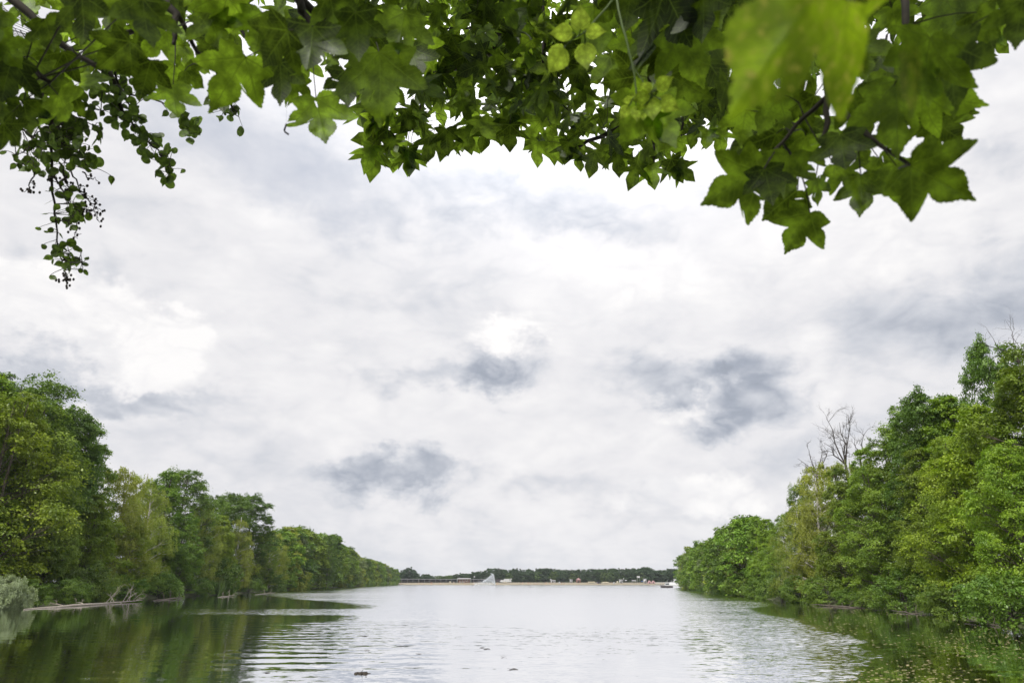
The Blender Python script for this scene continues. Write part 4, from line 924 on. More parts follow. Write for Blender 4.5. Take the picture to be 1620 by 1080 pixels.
class Leaves:
    def __init__(s, seed): s.V = []; s.F3 = []; s.F4 = []; s.T = []; s.U = []; s.n = 0; s.rng = np.random.default_rng(seed)
    def add(s, kind, p, size, tip, nrm, tint=None, curl=None, holes=0, sx=1.0, twist=0, foldr=0.0):
        o2, rings, c = OUT[kind]; rng = s.rng; c = np.array(c); n = len(o2)
        var = 1 + .05*np.interp(np.arctan2(o2[:, 0], o2[:, 1]), np.linspace(-PI, PI, 9), rng.normal(size=9))[:, None]
        o2 = c + (o2-c)*var
        P2 = np.vstack([c + (o2-c)*r_ for r_ in rings] + [c[None]])
        ax_ = np.abs(P2[:, 0]); yy = P2[:, 1]; rr_ = np.hypot(P2[:, 0], yy-.1)
        cu = rng.uniform(.08, .32) if curl is None else curl; fo = rng.uniform(.0, .22)
        ang_ = np.arctan2(P2[:, 0], yy); ripple_ = .012*np.cos(ang_*7.2)*rr_ + .015*rng.normal()*np.sin(P2[:, 0]*5)+.015*np.sin(yy*6+rng.uniform(0, 6))
        zz = -cu*rr_**2 + fo*ax_ - .5*fo*ax_**2 + ripple_ + twist*P2[:, 0]*yy
        tip = unit(np.asarray(tip, float)); nrm = np.asarray(nrm, float); nrm = unit(nrm - tip*(nrm@tip)); b_ = np.cross(tip, nrm)
        lx = P2[:, 0].copy()
        if foldr:                               # one half of the blade folded back along the midrib
            h_ = (lx*b_[0] > 0); zz = np.where(h_, zz + np.abs(lx)*math.sin(foldr), zz); lx = np.where(h_, lx*math.cos(foldr), lx)
        V = np.asarray(p) + size*(lx[:, None]*sx*b_ + P2[:, 1:]*tip + zz[:, None]*nrm)
        i = np.arange(n); j = (i+1) % n; m = s.n
        for k in range(len(rings)-1):
            f = np.stack([m+k*n+i, m+k*n+j, m+(k+1)*n+j, m+(k+1)*n+i], 1)
            if holes and k >= 0:
                keep = np.ones(n, bool)
                for _ in range(holes):
                    if rng.uniform() < .6: keep[rng.integers(n)] = False
                f = f[keep]
            s.F4.append(f)
        s.F3.append(np.stack([m+i, m+j, np.full(n, m+len(rings)*n)], 1)[:, ::-1])
        tn = rng.uniform(0, 1) if tint is None else tint
        s.V.append(V); s.T.append(np.full(len(V), tn)); s.U.append(P2); s.n += len(V)
    def build(s, name, mat, parent):
        return obj(name, mesh_np(name, np.vstack(s.V), [np.vstack(s.F4), np.vstack(s.F3)], mat, True, {'tint': np.concatenate(s.T)}, np.vstack(s.U)), parent)
CAMP = np.array([0, 0, CAMH]); RIGHT = np.array([1., 0, 0]); UPV = np.array([0, -SP, CP])
def orient(px, py, r, adeg, rng, face=.6, jit=.3):
    """leaf hanging at a place: tip towards photo angle adeg (0 = down, 90 = right), upper side to the sky"""
    p = atR(px, py, r); v = unit(p-CAMP); a_ = math.radians(adeg)
    tip = RIGHT*math.sin(a_) - UPV*math.cos(a_) + v*rng.normal()*jit*.8
    nrm = v*face + np.array([0, 0, 1.])*(1-face) + rng.normal(size=3)*jit
    return p, tip, nrm

class Bough:
    """one branch: its wood and its leaves"""
    def __init__(s, seed): s.mb = MB(); s.lv = Leaves(seed); s.rng = np.random.default_rng(seed+100); s.nodes = []; s.st = MB()
    def limb(s, pts, r0, r1, k=7, node=True, jit=.0012):
        P_ = np.array([atR(*p) for p in pts]); n = len(P_)
        # smooth the polyline
        u = np.linspace(0, n-1, (n-1)*4+1); Q_ = np.stack([np.interp(u, np.arange(n), P_[:, c]) for c in range(3)], 1)
        for _ in range(3): Q_[1:-1] = (Q_[:-2]+Q_[1:-1]*2+Q_[2:])/4
        Q_[1:-1] += s.rng.normal(size=Q_[1:-1].shape)*jit*np.linalg.norm(Q_[0]-CAMP)
        s.mb.tube(Q_, np.linspace(r0, r1, len(Q_)), k)
        if node: s.nodes += list(Q_)
        return Q_
    def petiole(s, p, tip, size, far=True):
        if not s.nodes: q0 = p+np.array([0, 0, size]); 
        else:
            N_ = np.array(s.nodes); d = np.linalg.norm(N_-p, axis=1); q0 = N_[np.argmin(d + s.rng.uniform(0, .15*size*5, len(d)))]
        v = q0-p; L_ = np.linalg.norm(v)+1e-6
        if not far and L_ > size*1.1: q0 = p+v/L_*size*1.1*s.rng.uniform(.6, 1)
        m_ = (p+q0)/2 - unit(tip)*size*.12 + s.rng.normal(size=3)*size*.05
        r_ = max(.0011, size*.011)
        s.mb.tube([p, p*.5+m_*.5-unit(tip)*size*.04, m_, q0], [r_*.8, r_*.8, r_, r_*1.3], 4, False)
    def leaf(s, kind, px, py, r, sp, adeg, face=.75, jit=.18, tint=None, holes=0, curl=None, pet=True, far=False, sx=1.0):
        if kind == 'hi': sp = sp*.90; sx = sx*s.rng.uniform(.85, 1.0)
        p, tip, nrm = orient(px, py, r, adeg, s.rng, face, jit); size = sp/F*r/math.hypot(1.0, math.hypot((px-810)/F, (py-540)/F))
        s.lv.add(kind, p, size, tip, nrm, tint, curl, holes, sx)
        if pet: s.petiole(p, tip, size, far)
    def fill(s, kind, n, xs, low, rr, sz, face=.45, jit=.35, ytop=-170, dens=None, petf=.4, ang=38, tint=None, bias=1.0, weight=None):
        k = 0; tries = 0
        while k < n and tries < n*40:
            tries += 1
            px = s.rng.uniform(*xs); lo = float(np.interp(px, [a_ for a_, _ in low], [b_ for _, b_ in low]))
            size_px = 0; r_ = s.rng.uniform(*rr); sz_m = sz*s.rng.uniform(.65, 1.25); spx = sz_m*F/r_
            u = s.rng.uniform()**bias; py = ytop + (lo - spx*.75 - ytop)*u
            if weight is not None and s.rng.uniform() > weight(px, py): continue
            a_ = s.rng.normal()*ang
            s.leaf(kind, px, py, r_, spx, a_, face, jit, tint=None if tint is None else float(np.clip(s.rng.normal(tint, .34), 0, 1)), pet=s.rng.uniform() < petf, far=s.rng.uniform() < .25)
            k += 1
    def build(s, root, leafmat, wood='twig', name='branch'):
        b_ = s.mb.build(name, M[wood], root, True); s.lv.build('foliage', M[leafmat], b_); return b_
def wood_trunk(root, path, r0, r1, limbs=()):
    mb = MB(); P_ = np.array(path, float); n = len(P_); u = np.linspace(0, n-1, (n-1)*4+1); Q_ = np.stack([np.interp(u, np.arange(n), P_[:, c]) for c in range(3)], 1)
    for _ in range(3): Q_[1:-1] = (Q_[:-2]+Q_[1:-1]*2+Q_[2:])/4
    mb.tube(Q_, np.linspace(r0, r1, len(Q_)), 12)
    for a_, b_, ra, rb in limbs:
        a_ = np.array(a_, float); b_ = np.array(b_, float); m_ = (a_+b_)/2+np.array([0, 0, .25]); mb.tube([a_, a_*.7+m_*.3, m_, b_*.7+m_*.3, b_], [ra, ra*.85, (ra+rb)/2, rb*1.1, rb], 8)
    return mb.build('trunk', M['bark'], root, True)

# --- sycamore reaching in from the left
TL = empty('sycamore_tree', (-3.2, -1.6, .8), 'near sycamore whose big lobed leaves hang over the upper left', 'tree', 'trees overhanging the viewpoint')
def off(T, ob): ob.location = -Vector(T.location)
ends = []
bo = Bough(21)
l1 = bo.limb([(-260, -330, 2.3), (-40, -60, 1.8), (80, 60, 1.6), (160, 110, 1.5)], .013, .004)
l2 = bo.limb([(-260, -330, 2.3), (60, -120, 1.8), (240, -20, 1.55), (277, 25, 1.5), (274, 70, 1.45)], .02, .003)
l3 = bo.limb([(277, 20, 1.5), (310, 85, 1.5), (352, 110, 1.5)], .005, .002)
l4 = bo.limb([(-120, -100, 1.8), (-30, 40, 1.5), (30, 90, 1.4), (80, 130, 1.4)], .012, .003)
for k in [(37, 160, 1.35, 56, 12), (92, 150, 1.35, 66, 28), (20, 92, 1.3, 74, -20), (130, -8, 1.25, 84, 4), (225, -2, 1.1, 84, 6), (205, 66, 1.15, 66, -50), (238, 96, 1.25, 62, -12), (274, 134, 1.4, 62, 4), (70, 30, 1.4, 64, 20), (-8, 150, 1.4, 70, 20), (6, 196, 1.3, 56, 40), (-30, 20, 1.3, 80, 25),
          (100, 82, 1.5, 58, -25), (172, 60, 1.6, 60, 15), (292, 112, 1.6, 46, 50), (330, 20, 1.3, 66, 20), (60, 100, 1.45, 54, 10), (-5, 60, 1.3, 60, 40)]:
    bo.leaf('hi', *k, holes=1, far=True)
LOWL = [(-60, 235), (0, 225), (35, 205), (80, 205), (118, 205), (140, 150), (200, 120), (235, 150), (275, 185), (305, 160), (330, 140)]
bo.fill('hi', 44, (-60, 330), LOWL, (1.4, 2.2), .074, tint=.5)
bo.fill('mid', 26, (-80, 340), [(a_, b_-25) for a_, b_ in LOWL], (1.9, 3.0), .10, tint=.6)
ob = bo.build(TL, 'bigleaf'); off(TL, ob); ends.append(l1[0])
bo = Bough(22)
m1 = bo.limb([(60, -360, 2.4), (300, -160, 1.9), (430, -40, 1.6), (478, 5, 1.5), (500, 60, 1.45)], .022, .004)
m2 = bo.limb([(430, -40, 1.6), (500, 25, 1.5), (552, 58, 1.5), (590, 70, 1.5)], .01, .003)
m3 = bo.limb([(300, -160, 1.9), (360, -20, 1.6), (388, 60, 1.5)], .01, .003)
m4 = bo.limb([(478, -30, 1.5), (560, -40, 1.5), (640, -10, 1.6)], .01, .003)
for k in [(388, 91, 1.15, 96, -32), (443, 100, 1.2, 70, 4), (495, 42, 1.05, 86, -4), (455, 48, 1.0, 74, -38), (500, 156, 1.3, 78, 12), (545, 112, 1.25, 62, 5), (600, 84, 1.2, 112, 2), (562, 20, 1.15, 78, 6), (640, 20, 1.25, 78, -10), (585, 60, 1.3, 66, -60), (415, 20, 1.3, 70, -10), (345, 62, 1.6, 52, -45),
          (348, 142, 1.9, 44, 10), (470, 118, 1.5, 50, -20), (360, -10, 1.3, 75, -12), (520, -15, 1.2, 80, 12), (615, 120, 1.6, 60, -15), (650, 75, 1.5, 66, 15)]:
    bo.leaf('hi', *k, holes=(3 if k[0] == 500 else 1), far=True, tint=.85 if k[0] in (388, 500) else (.1 if k[0] in (495, 455) else None))
LOWM = [(300, 150), (330, 140), (360, 165), (385, 178), (420, 165), (450, 165), (480, 178), (520, 200), (560, 178), (590, 190), (625, 190), (660, 160)]
bo.fill('hi', 44, (300, 660), [(a_, b_-22) for a_, b_ in LOWM], (1.4, 2.2), .074, tint=.45)
bo.fill('mid', 26, (300, 690), [(a_, b_-35) for a_, b_ in LOWM], (1.9, 3.0), .10, tint=.6)
ob = bo.build(TL, 'bigleaf'); off(TL, ob); ends.append(m1[0])
# dry stalk dangling on a silk thread
mb = MB(); pa = atR(452, 196, 1.3); mb.tube([atR(453, 196, 1.3), atR(450, 206, 1.3), atR(451, 209, 1.3), atR(457, 213, 1.3)], [.0013, .0017, .0015, .0018], 5); mb.tube([atR(455, 110, 1.3), atR(453, 196, 1.3)], .00012, 3)
ob = mb.build('dangling_stalk', M['twig'], TL); off(TL, ob)
tloc = np.array(TL.location); top_ = np.array([-.15, .1, 4.6])
wood_trunk(TL, [(0, 0, -.7), (.05, 0, 1.6), (-.1, .05, 3.2), top_], .24, .15, [(top_, ends[0]-tloc, .1, .024), (top_, ends[1]-tloc, .1, .024)])

# --- sycamore reaching in from the right
TR = empty('sycamore_tree', (3.4, -1.8, .8), 'near sycamore whose big serrated leaves hang in a cluster at the upper right', 'tree', 'trees overhanging the viewpoint')
bo = Bough(23)
r1_ = bo.limb([(1500, -420, 2.2), (1400, -150, 1.5), (1330, 40, 1.2), (1312, 130, 1.1), (1303, 215, 1.05)], .013, .003)
r2_ = bo.limb([(1316, 120, 1.1), (1330, 170, 1.1), (1375, 220, 1.0), (1438, 260, .95)], .0045, .0022)
r3_ = bo.limb([(1312, 150, 1.1), (1260, 195, 1.1), (1218, 250, 1.05)], .004, .002)
r4_ = bo.limb([(1400, -150, 1.5), (1440, 20, 1.2), (1425, 110, 1.1)], .008, .003)
for k in [(1203, 272, 1.0, 112, -62), (1281, 336, 1.15, 74, -32), (1362, 279, 1.1, 66, 2), (1440, 262, .85, 112, 62), (1452, 148, 1.05, 92, 80), (1418, 128, .95, 118, 2), (1262, 300, 1.2, 78, -50), (1330, 214, .95, 72, 8), (1228, 212, 1.15, 66, -20), (1290, 285, 1.25, 42, 10),
          (1500, 70, 1.0, 118, 10), (1350, 150, 1.1, 74, 20), (1470, 60, .95, 120, -6), (1232, 150, 1.1, 74, -30), (1180, 175, 1.2, 60, -10), (1418, 262, 1.15, 70, 8), (1475, 190, 1.2, 62, 55), (1350, 60, 1.2, 78, 12), (1250, 245, 1.05, 70, -8), (1210, 268, .95, 60, 12), (1290, 150, 1.2, 70, -60), (1320, 260, 1.25, 60, 50),
          (1455, 175, 1.3, 80, 88), (1545, 20, 1.2, 66, 30), (1618, 0, 1.0, 76, -10), (1390, 250, 1.3, 62, 30), (1275, 215, 1.2, 66, -20), (1500, 185, 1.3, 40, 30)]:
    bo.leaf('hi', *k, holes=1, far=True, tint={1203: .6, 1281: .6, 1440: .5}.get(k[0]))
LOWR = [(1130, 200), (1160, 240), (1200, 290), (1250, 320), (1300, 310), (1380, 290), (1430, 280), (1480, 250), (1505, 150), (1540, 60)]
bo.fill('hi', 38, (1150, 1520), [(a_, b_-30) for a_, b_ in LOWR], (1.15, 1.8), .08, tint=.4)
bo.fill('mid', 24, (1130, 1530), [(a_, b_-60) for a_, b_ in LOWR], (1.7, 2.6), .12, tint=.6)
ob = bo.build(TR, 'bigleaf'); off(TR, ob)
bo2 = Bough(24)
c1 = bo2.limb([(1330, -420, 2.2), (1190, -200, 1.7), (1080, -60, 1.4), (1062, 20, 1.35), (1035, 105, 1.3), (1028, 132, 1.28)], .018, .0028)
c2 = bo2.limb([(1190, -200, 1.7), (1120, -80, 1.5), (1070, -20, 1.5), (985, 30, 1.5)], .01, .003)
for k in [(1030, 152, 1.1, 92, -38), (1033, 160, 1.12, 84, 24), (1045, 60, 1.3, 84, 0), (1090, 40, 1.3, 78, 12), (1000, 60, 1.5, 62, -20), (1110, -10, 1.2, 88, 8), (965, 90, 1.6, 62, 12), (1010, 120, 1.3, 64, -80), (1060, 120, 1.3, 74, 62), (1000, -20, 1.3, 74, -10), (1100, 95, 1.4, 66, -10)]:
    bo2.leaf('hi', *k, holes=0, far=True, tint=.8 if k[1] > 140 else None)
bo2.fill('hi', 34, (930, 1150), [(930, 80), (1000, 150), (1080, 150), (1150, 110)], (1.2, 1.9), .10, tint=.4)
ob = bo2.build(TR, 'bigleaf'); off(TR, ob)
# the very near, spotted, out-of-focus leaf
bo3 = Bough(25)
n1 = bo3.limb([(1500, -700, 1.2), (1420, -330, .6), (1370, -170, .42)], .006, .002)
p = atR(1362, -132, .36); v = unit(p-CAMP)
tip = RIGHT*math.sin(math.radians(-31)) - UPV*math.cos(math.radians(-31)) + v*.05
bo3.lv.add('hi', p, 345/F*.36/1.25, tip, v*.9+RIGHT*.12, .75, .22, 2, .86, 0, 1.0)
bo3.petiole(p, -UPV, .07, True)
pq = atR(1436, 70, .36); bo3.lv.add('oval', pq, 112/F*.36/1.2, RIGHT*.17-UPV, v*.7+RIGHT*.6, .35, .3, 0, .42)
ob = bo3.build(TR, 'nearleaf'); off(TR, ob)
tloc = np.array(TR.location); top_ = np.array([.1, .1, 4.4])
wood_trunk(TR, [(0, 0, -.7), (-.05, 0, 1.5), (.1, .05, 3.1), top_], .22, .14, [(top_, r1_[0]-tloc, .09, .024), (top_, c1[0]-tloc, .08, .02), (top_*.9, n1[0]-tloc, .03, .007)])

# --- smaller-leaved maple farther up, spanning the middle
TM = empty('maple_tree', (.6, -2.4, .8), 'tree behind the others whose small lobed leaves fill the top middle', 'tree', 'trees overhanging the viewpoint')
bo = Bough(26)
a1 = bo.limb([(1100, -420, 5.2), (940, -120, 4.6), (845, 0, 4.2), (800, 45, 4.1), (765, 90, 4.0), (705, 115, 3.9), (640, 118, 3.8)], .045, .008)
a2 = bo.limb([(845, -40, 4.3), (860, 20, 4.1), (863, 70, 4.0), (855, 125, 4.0), (842, 160, 3.9)], .02, .006)
a3 = bo.limb([(770, 88, 4.0), (790, 120, 3.9), (815, 150, 3.8)], .008, .004); a4 = bo.limb([(855, 125, 4.0), (880, 150, 3.9), (900, 175, 3.8)], .007, .003)
a5 = bo.limb([(710, 114, 3.9), (675, 130, 3.8), (665, 170, 3.8), (655, 200, 3.7)], .009, .004); a6 = bo.limb([(790, 45, 4.1), (740, 45, 4.0), (700, 48, 4.0)], .008, .004)
for k in [(596, 232, 3.6, 50, -12), (645, 235, 3.6, 46, 8), (612, 205, 3.6, 44, -50), (650, 240, 3.6, 40, -6), (705, 205, 3.7, 40, 4), (735, 205, 3.7, 40, 20), (770, 200, 3.7, 40, -10), (807, 198, 3.6, 42, 0), (783, 190, 3.7, 40, -20), (600, 190, 3.6, 40, -55), (590, 160, 3.6, 40, -20), (625, 215, 3.7, 42, 10), (680, 215, 3.7, 40, -12)]:
    bo.leaf('small', *k, far=True, jit=.25)
LOW1 = [(560, 190), (585, 265), (600, 272), (650, 268), (700, 246), (740, 238), (800, 226), (830, 212), (845, 195)]
bo.fill('small', 330, (570, 860), LOW1, (3.5, 4.6), .135, tint=.5, ang=45, bias=.75)
ob = bo.build(TM, 'smallleaf'); off(TM, ob)
bo = Bough(27)
b1 = bo.limb([(1250, -420, 5.2), (1150, -60, 4.4), (1075, 120, 4.0), (1020, 185, 3.8), (960, 210, 3.7), (905, 235, 3.7)], .04, .006)
b2 = bo.limb([(1150, -60, 4.4), (1085, 140, 4.0), (1130, 165, 3.9), (1160, 180, 3.8)], .018, .004)
b3 = bo.limb([(1020, 185, 3.8), (1035, 240, 3.7), (1040, 285, 3.6)], .008, .003); b4 = bo.limb([(1075, 120, 4.0), (1082, 180, 3.8), (1078, 215, 3.7)], .01, .004)
for k in [(852, 225, 3.6, 40, -10), (875, 218, 3.7, 42, 0), (855, 190, 3.7, 38, -35), (942, 240, 3.6, 40, -14), (975, 238, 3.6, 40, 8), (1008, 258, 3.5, 40, -16), (1030, 262, 3.5, 38, 10), (1062, 252, 3.5, 40, 26), (1072, 262, 3.5, 36, 50), (1120, 205, 3.6, 36, -6), (1135, 205, 3.6, 38, 12), (1100, 200, 3.7, 36, -14), (915, 240, 3.6, 36, 0), (900, 226, 3.6, 36, -10), (1050, 225, 3.6, 38, 70)]:
    bo.leaf('small', *k, far=True, jit=.25)
LOW2 = [(835, 200), (850, 255), (880, 252), (900, 250), (940, 268), (970, 262), (1000, 285), (1040, 292), (1075, 280), (1085, 225), (1120, 232), (1145, 228), (1170, 200)]
bo.fill('small', 340, (835, 1170), LOW2, (3.4, 4.5), .135, tint=.45, ang=45, bias=.75)
ob = bo.build(TM, 'smallleaf'); off(TM, ob)
bo = Bough(28)
d1 = bo.limb([(900, -500, 6.2), (600, -260, 5.6), (380, -80, 5.0), (240, 40, 5.0), (120, 80, 5.0)], .05, .008)
bo.fill('small', 230, (-60, 620), [(-60, 190), (60, 170), (150, 95), (260, 95), (330, 120), (420, 110), (620, 110)], (4.6, 6.2), .17, tint=.75, ang=60, petf=.15)
bo.fill('small', 170, (-620, -70), [(-620, 120), (-300, 60), (-70, 170)], (3.2, 6.0), .17, tint=.6, ang=60, petf=.3)
ob = bo.build(TM, 'smallleaf'); off(TM, ob)
bo = Bough(29)
e1 = bo.limb([(1250, -500, 6.2), (1380, -200, 5.4), (1480, -20, 4.8), (1540, 50, 4.4)], .04, .006)
bo.limb([(1480, -20, 4.8), (1590, 15, 4.6), (1640, 60, 4.4)], .01, .003); bo.limb([(1505, 10, 4.6), (1520, 60, 4.4), (1515, 90, 4.4)], .008, .003)
for k in [(1525, 78, 4.2, 32, -20), (1548, 80, 4.2, 30, 10), (1570, 62, 4.2, 34, 50), (1575, 45, 4.2, 30, 30), (1510, 88, 4.2, 28, -10)]: bo.leaf('small', *k, far=True)
bo.fill('small', 210, (1130, 1640), [(1130, 120), (1250, 150), (1400, 160), (1500, 116), (1530, 110), (1555, 98), (1590, 70), (1620, 40)], (4.2, 5.4), .15, tint=.6, ang=55, petf=.2)
bo.fill('small', 230, (1650, 2250), [(1650, 40), (1800, 150), (2250, 190)], (3.0, 5.4), .16, tint=.6, ang=60, petf=.3)
bo.fill('small', 120, (600, 1140), [(600, 90), (800, 110), (1140, 110)], (4.8, 6.0), .16, tint=.8, ang=60, petf=.1)
ob = bo.build(TM, 'smallleaf'); off(TM, ob)
# unseen leaves added to the crown overhead, blocking sun and sky light
bo = Bough(30)
bo.nodes = [e1[0], d1[0], a1[0], b1[0]]
for q0, q1 in ((a1[0], (-3.5, 1.5, 7.2)), (b1[0], (3.5, 1.6, 7.2)), (d1[0], (-6.5, .5, 7.0)), (e1[0], (6.5, 0, 7.0)), (a1[0], (-1, 2.4, 7.6)), (b1[0], (1.2, 2.4, 7.6))):
    q0 = np.array([.6, -1.9, 6.8]); q1 = np.array(q1, float); bo.mb.tube([q0, (q0+q1)/2+np.array([0, 0, .3]), q1], [.045, .03, .01], 6); bo.nodes += [(q0+q1)/2, q1]
orng = np.random.default_rng(8)
k = 0
while k < 3000:
    p = np.array([orng.uniform(-8.5, 8.5), orng.uniform(-8, 5.2), orng.uniform(5.2, 8.4)])
    if p[1] > (p[2]-CAMH)/math.tan(math.radians(49.5)): continue
    k += 1; a_ = orng.uniform(0, 2*PI)
    bo.lv.add('small', p, orng.uniform(.16, .28), (math.cos(a_), math.sin(a_), -.4), np.array([0, 0, 1.])+orng.normal(size=3)*.3, orng.uniform(), .2)
ob = bo.build(TM, 'smallleaf'); off(TM, ob)
tloc = np.array(TM.location); top_ = np.array([0, .5, 6.0])
wood_trunk(TM, [(0, 0, -.7), (.1, .1, 2.0), (-.05, .2, 4.2), top_], .30, .2, [(top_, x_[0]-tloc, .12, .045) for x_ in (a1, b1, d1, e1)])

# --- alder with hanging twigs and small cones
TA = empty('alder_tree', (-4.6, .4, .8), 'alder with small round leaves and bare coned twigs hanging at the upper left', 'tree', 'trees overhanging the viewpoint')
def twigrow(bo, path, n, sp, spread, r0=.004, t0=0.0, ang=50, seed=0):
    n = int(n*.95)
    Q_ = bo.limb(path, r0, .0014, 5); rng = bo.rng
    P_ = np.array(path, float)
    for k in range(n):
        u = t0+(1-t0)*rng.uniform(); i = u*(len(P_)-1); q_ = [np.interp(i, np.arange(len(P_)), P_[:, c]) for c in range(3)]
        sp_ = sp*.74; bo.leaf('round' if rng.uniform() < .55 else 'oval', q_[0]+rng.normal()*spread*1.1, q_[1]+rng.normal()*spread*.8, q_[2]+rng.normal()*.08, sp_*rng.uniform(.65, 1.25), rng.normal()*ang+rng.choice([-30, 30]), face=.6, jit=.5, far=True, tint=rng.uniform(.1, .8))
def cones(bo, path, n, spread=9, seed=0):
    Q_ = bo.limb(path, .0028, .001, 4); rng = bo.rng; P_ = np.array(path, float)
    for k in range(n):
        i = rng.uniform(.25, 1)*(len(P_)-1); q_ = [np.interp(i, np.arange(len(P_)), P_[:, c]) for c in range(3)]
        a_ = atR(*q_); b_ = atR(q_[0]+rng.normal()*spread, q_[1]+abs(rng.normal())*spread*.9, q_[2]+rng.normal()*.02)
        bo.mb.tube([a_, (a_+b_)/2+rng.normal(size=3)*.004, b_], .0009, 4, False)
        for _ in range(rng.integers(1, 4)): bo.mb.ball(b_+rng.normal(size=3)*.007, (.0036, .0036, .005), 7, 5)
bo = Bough(31)
s0 = bo.limb([(-200, -380, 3.2), (-20, 20, 2.8), (70, 150, 2.65), (80, 200, 2.6)], .022, .006)
twigrow(bo, [(80, 190, 2.6), (80, 270, 2.6), (88, 340, 2.6), (92, 390, 2.6), (104, 436, 2.6)], 16, 17, 11, .005, .45)
twigrow(bo, [(82, 260, 2.6), (95, 300, 2.58), (118, 330, 2.55), (108, 355, 2.55)], 44, 17, 11, .003, .3)
twigrow(bo, [(90, 385, 2.6), (108, 400, 2.58), (130, 415, 2.55)], 26, 16, 9, .002, .2)
twigrow(bo, [(92, 392, 2.6), (104, 420, 2.58), (112, 424, 2.55)], 10, 15, 6, .002, .2)
twigrow(bo, [(30, 195, 2.7), (60, 225, 2.65), (25, 245, 2.6)], 30, 19, 14, .003)
twigrow(bo, [(80, 200, 2.6), (60, 240, 2.6), (40, 262, 2.6)], 36, 19, 12, .003)
twigrow(bo, [(75, 180, 2.7), (115, 215, 2.7), (140, 262, 2.7)], 85, 18, 17, .004)
twigrow(bo, [(80, 190, 2.6), (100, 230, 2.6), (108, 262, 2.6)], 70, 18, 16, .003)
twigrow(bo, [(60, 150, 2.7), (110, 180, 2.7), (150, 200, 2.7)], 60, 19, 16, .004)
cones(bo, [(112, 270, 2.6), (130, 300, 2.6), (148, 325, 2.6), (158, 352, 2.6)], 22, 8); cones(bo, [(100, 268, 2.6), (104, 285, 2.6), (108, 300, 2.6)], 9, 6)
cones(bo, [(130, 272, 2.6), (145, 283, 2.6), (157, 288, 2.6)], 3, 5); cones(bo, [(55, 272, 2.6), (47, 290, 2.6), (44, 303, 2.6)], 6, 5); cones(bo, [(104, 425, 2.6), (106, 436, 2.6), (107, 444, 2.6)], 10, 5)
cones(bo, [(118, 330, 2.55), (122, 350, 2.55), (118, 372, 2.55)], 9, 7); cones(bo, [(84, 275, 2.6), (90, 283, 2.6)], 5, 4); cones(bo, [(110, 325, 2.55), (135, 330, 2.55), (148, 332, 2.55)], 9, 7)
ob = bo.build(TA, 'roundleaf'); off(TA, ob)
bo = Bough(32)
s1_ = bo.limb([(-100, -420, 3.4), (80, -60, 3.0), (160, 80, 2.8), (180, 130, 2.7), (200, 195, 2.7)], .02, .004)
twigrow(bo, [(150, 60, 2.8), (165, 110, 2.7), (160, 175, 2.7)], 60, 20, 16, .004); twigrow(bo, [(180, 110, 2.7), (200, 160, 2.7), (210, 185, 2.7)], 60, 19, 14, .004)
twigrow(bo, [(200, 180, 2.7), (218, 208, 2.7), (242, 230, 2.7), (268, 262, 2.65), (274, 280, 2.65)], 62, 19, 9, .004, .1)
twigrow(bo, [(205, 150, 2.7), (270, 165, 2.7), (300, 195, 2.7), (304, 206, 2.7)], 34, 19, 9, .003, .5)
ob = bo.build(TA, 'roundleaf'); off(TA, ob)
bo = Bough(33)
s2_ = bo.limb([(100, -440, 3.4), (280, -60, 3.1), (340, 90, 2.9), (350, 140, 2.8), (375, 178, 2.8)], .016, .003)
twigrow(bo, [(345, 130, 2.8), (352, 165, 2.8), (378, 185, 2.8)], 26, 17, 10, .003, .2)
ob = bo.build(TA, 'roundleaf'); off(TA, ob)
tloc = np.array(TA.location); top_ = np.array([.2, .1, 4.8])
wood_trunk(TA, [(0, 0, -.7), (0, .05, 1.8), (.1, 0, 3.4), top_], .16, .1, [(top_, x_[0]-tloc, .05, .022) for x_ in (s0, s1_, s2_)])

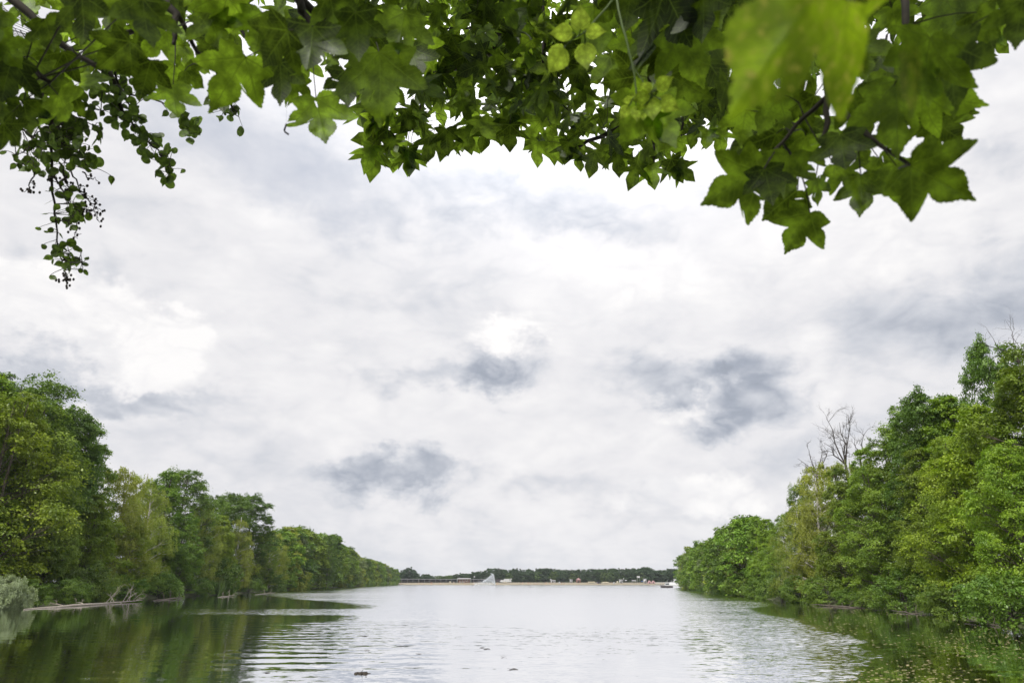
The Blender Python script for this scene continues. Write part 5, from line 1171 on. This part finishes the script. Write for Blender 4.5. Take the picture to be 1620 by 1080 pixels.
# --- bramble shoots with bright young leaflets
def bramble(stem, leaflets, r, label, extra=()):
    P0 = atR(*stem[0]); e = empty('bramble_shoot', tuple(P0), label, 'bramble', 'bramble shoots hanging in front of the canopy')
    bo = Bough(int(abs(stem[-1][0]))); bo.limb(stem, .0019, .0011, 6, True, .0002)
    for ex in extra: bo.limb(ex, .0010, .0006, 5, True, .0002)
    for (px, py, sp, a_) in leaflets:
        h = (px-math.sin(math.radians(a_))*sp*.5, py-math.cos(math.radians(a_))*sp*.5)
        bo.leaf('oval', h[0], h[1], r, sp, a_, face=.85, jit=.05, tint=.95, curl=.1, far=True, sx=1.05)
    b_ = bo.mb.build('stem', M['stem'], e, True); off(e, b_); l_ = bo.lv.build('leaflets', M['young'], e); off(e, l_)
bramble([(1100, -480, 1.8), (1000, -60, 1.2), (972, 0, 1.1), (948, 25, 1.08), (925, 52, 1.05)], [(918, 28, 38, 180), (888, 52, 34, -88), (942, 50, 30, 92), (880, 96, 46, -32), (927, 90, 42, 6)], 1.05, 'five-leaflet yellow-green bramble shoot, upper one of the two in the top middle', [[(925, 52, 1.05), (905, 62, 1.05), (892, 76, 1.05)], [(925, 52, 1.05), (925, 72, 1.05)]])
bramble([(1080, -480, 1.8), (985, -60, 1.2), (973, 0, 1.1), (990, 60, 1.05), (1003, 110, 1.02), (1007, 152, 1.0)],
        [(1051, 131, 30, 124), (1058, 165, 34, 62), (1032, 173, 36, 4), (1014, 154, 25, -68), (1021, 138, 22, -125), (988, 178, 22, -34), (1007, 180, 24, 4), (1018, 183, 16, -4), (992, 159, 16, -84), (1013, 170, 14, -60), (1003, 155, 12, 190)], 1.0,
        'lower bramble shoot with many small yellow-green leaflets over a big leaf', [[(1003, 108, 1.02), (1030, 148, 1.0), (1032, 156, 1.0)], [(1032, 146, 1.0), (1040, 142, 1.0)], [(1032, 150, 1.0), (1046, 158, 1.0)]])

# ------------------------------------------------------------------ air
hm = bpy.data.materials.new('haze'); hm.use_nodes = True; q = NT(hm.node_tree); q.n.clear(); o = q.node('ShaderNodeOutputMaterial')
pv = q.node('ShaderNodeVolumePrincipled'); pv.inputs['Color'].default_value = (.82, .88, .96, 1); pv.inputs['Density'].default_value = .00008; pv.inputs['Anisotropy'].default_value = .2
q.l.new(pv.outputs[0], o.inputs['Volume'])
mb = MB(); mb.box(-2600, 2600, -2600, 2600, -3.2, 34); hb = mb.build('haze', hm); tag(hb, 'thin pale air over the lake', 'haze', None, 'stuff')
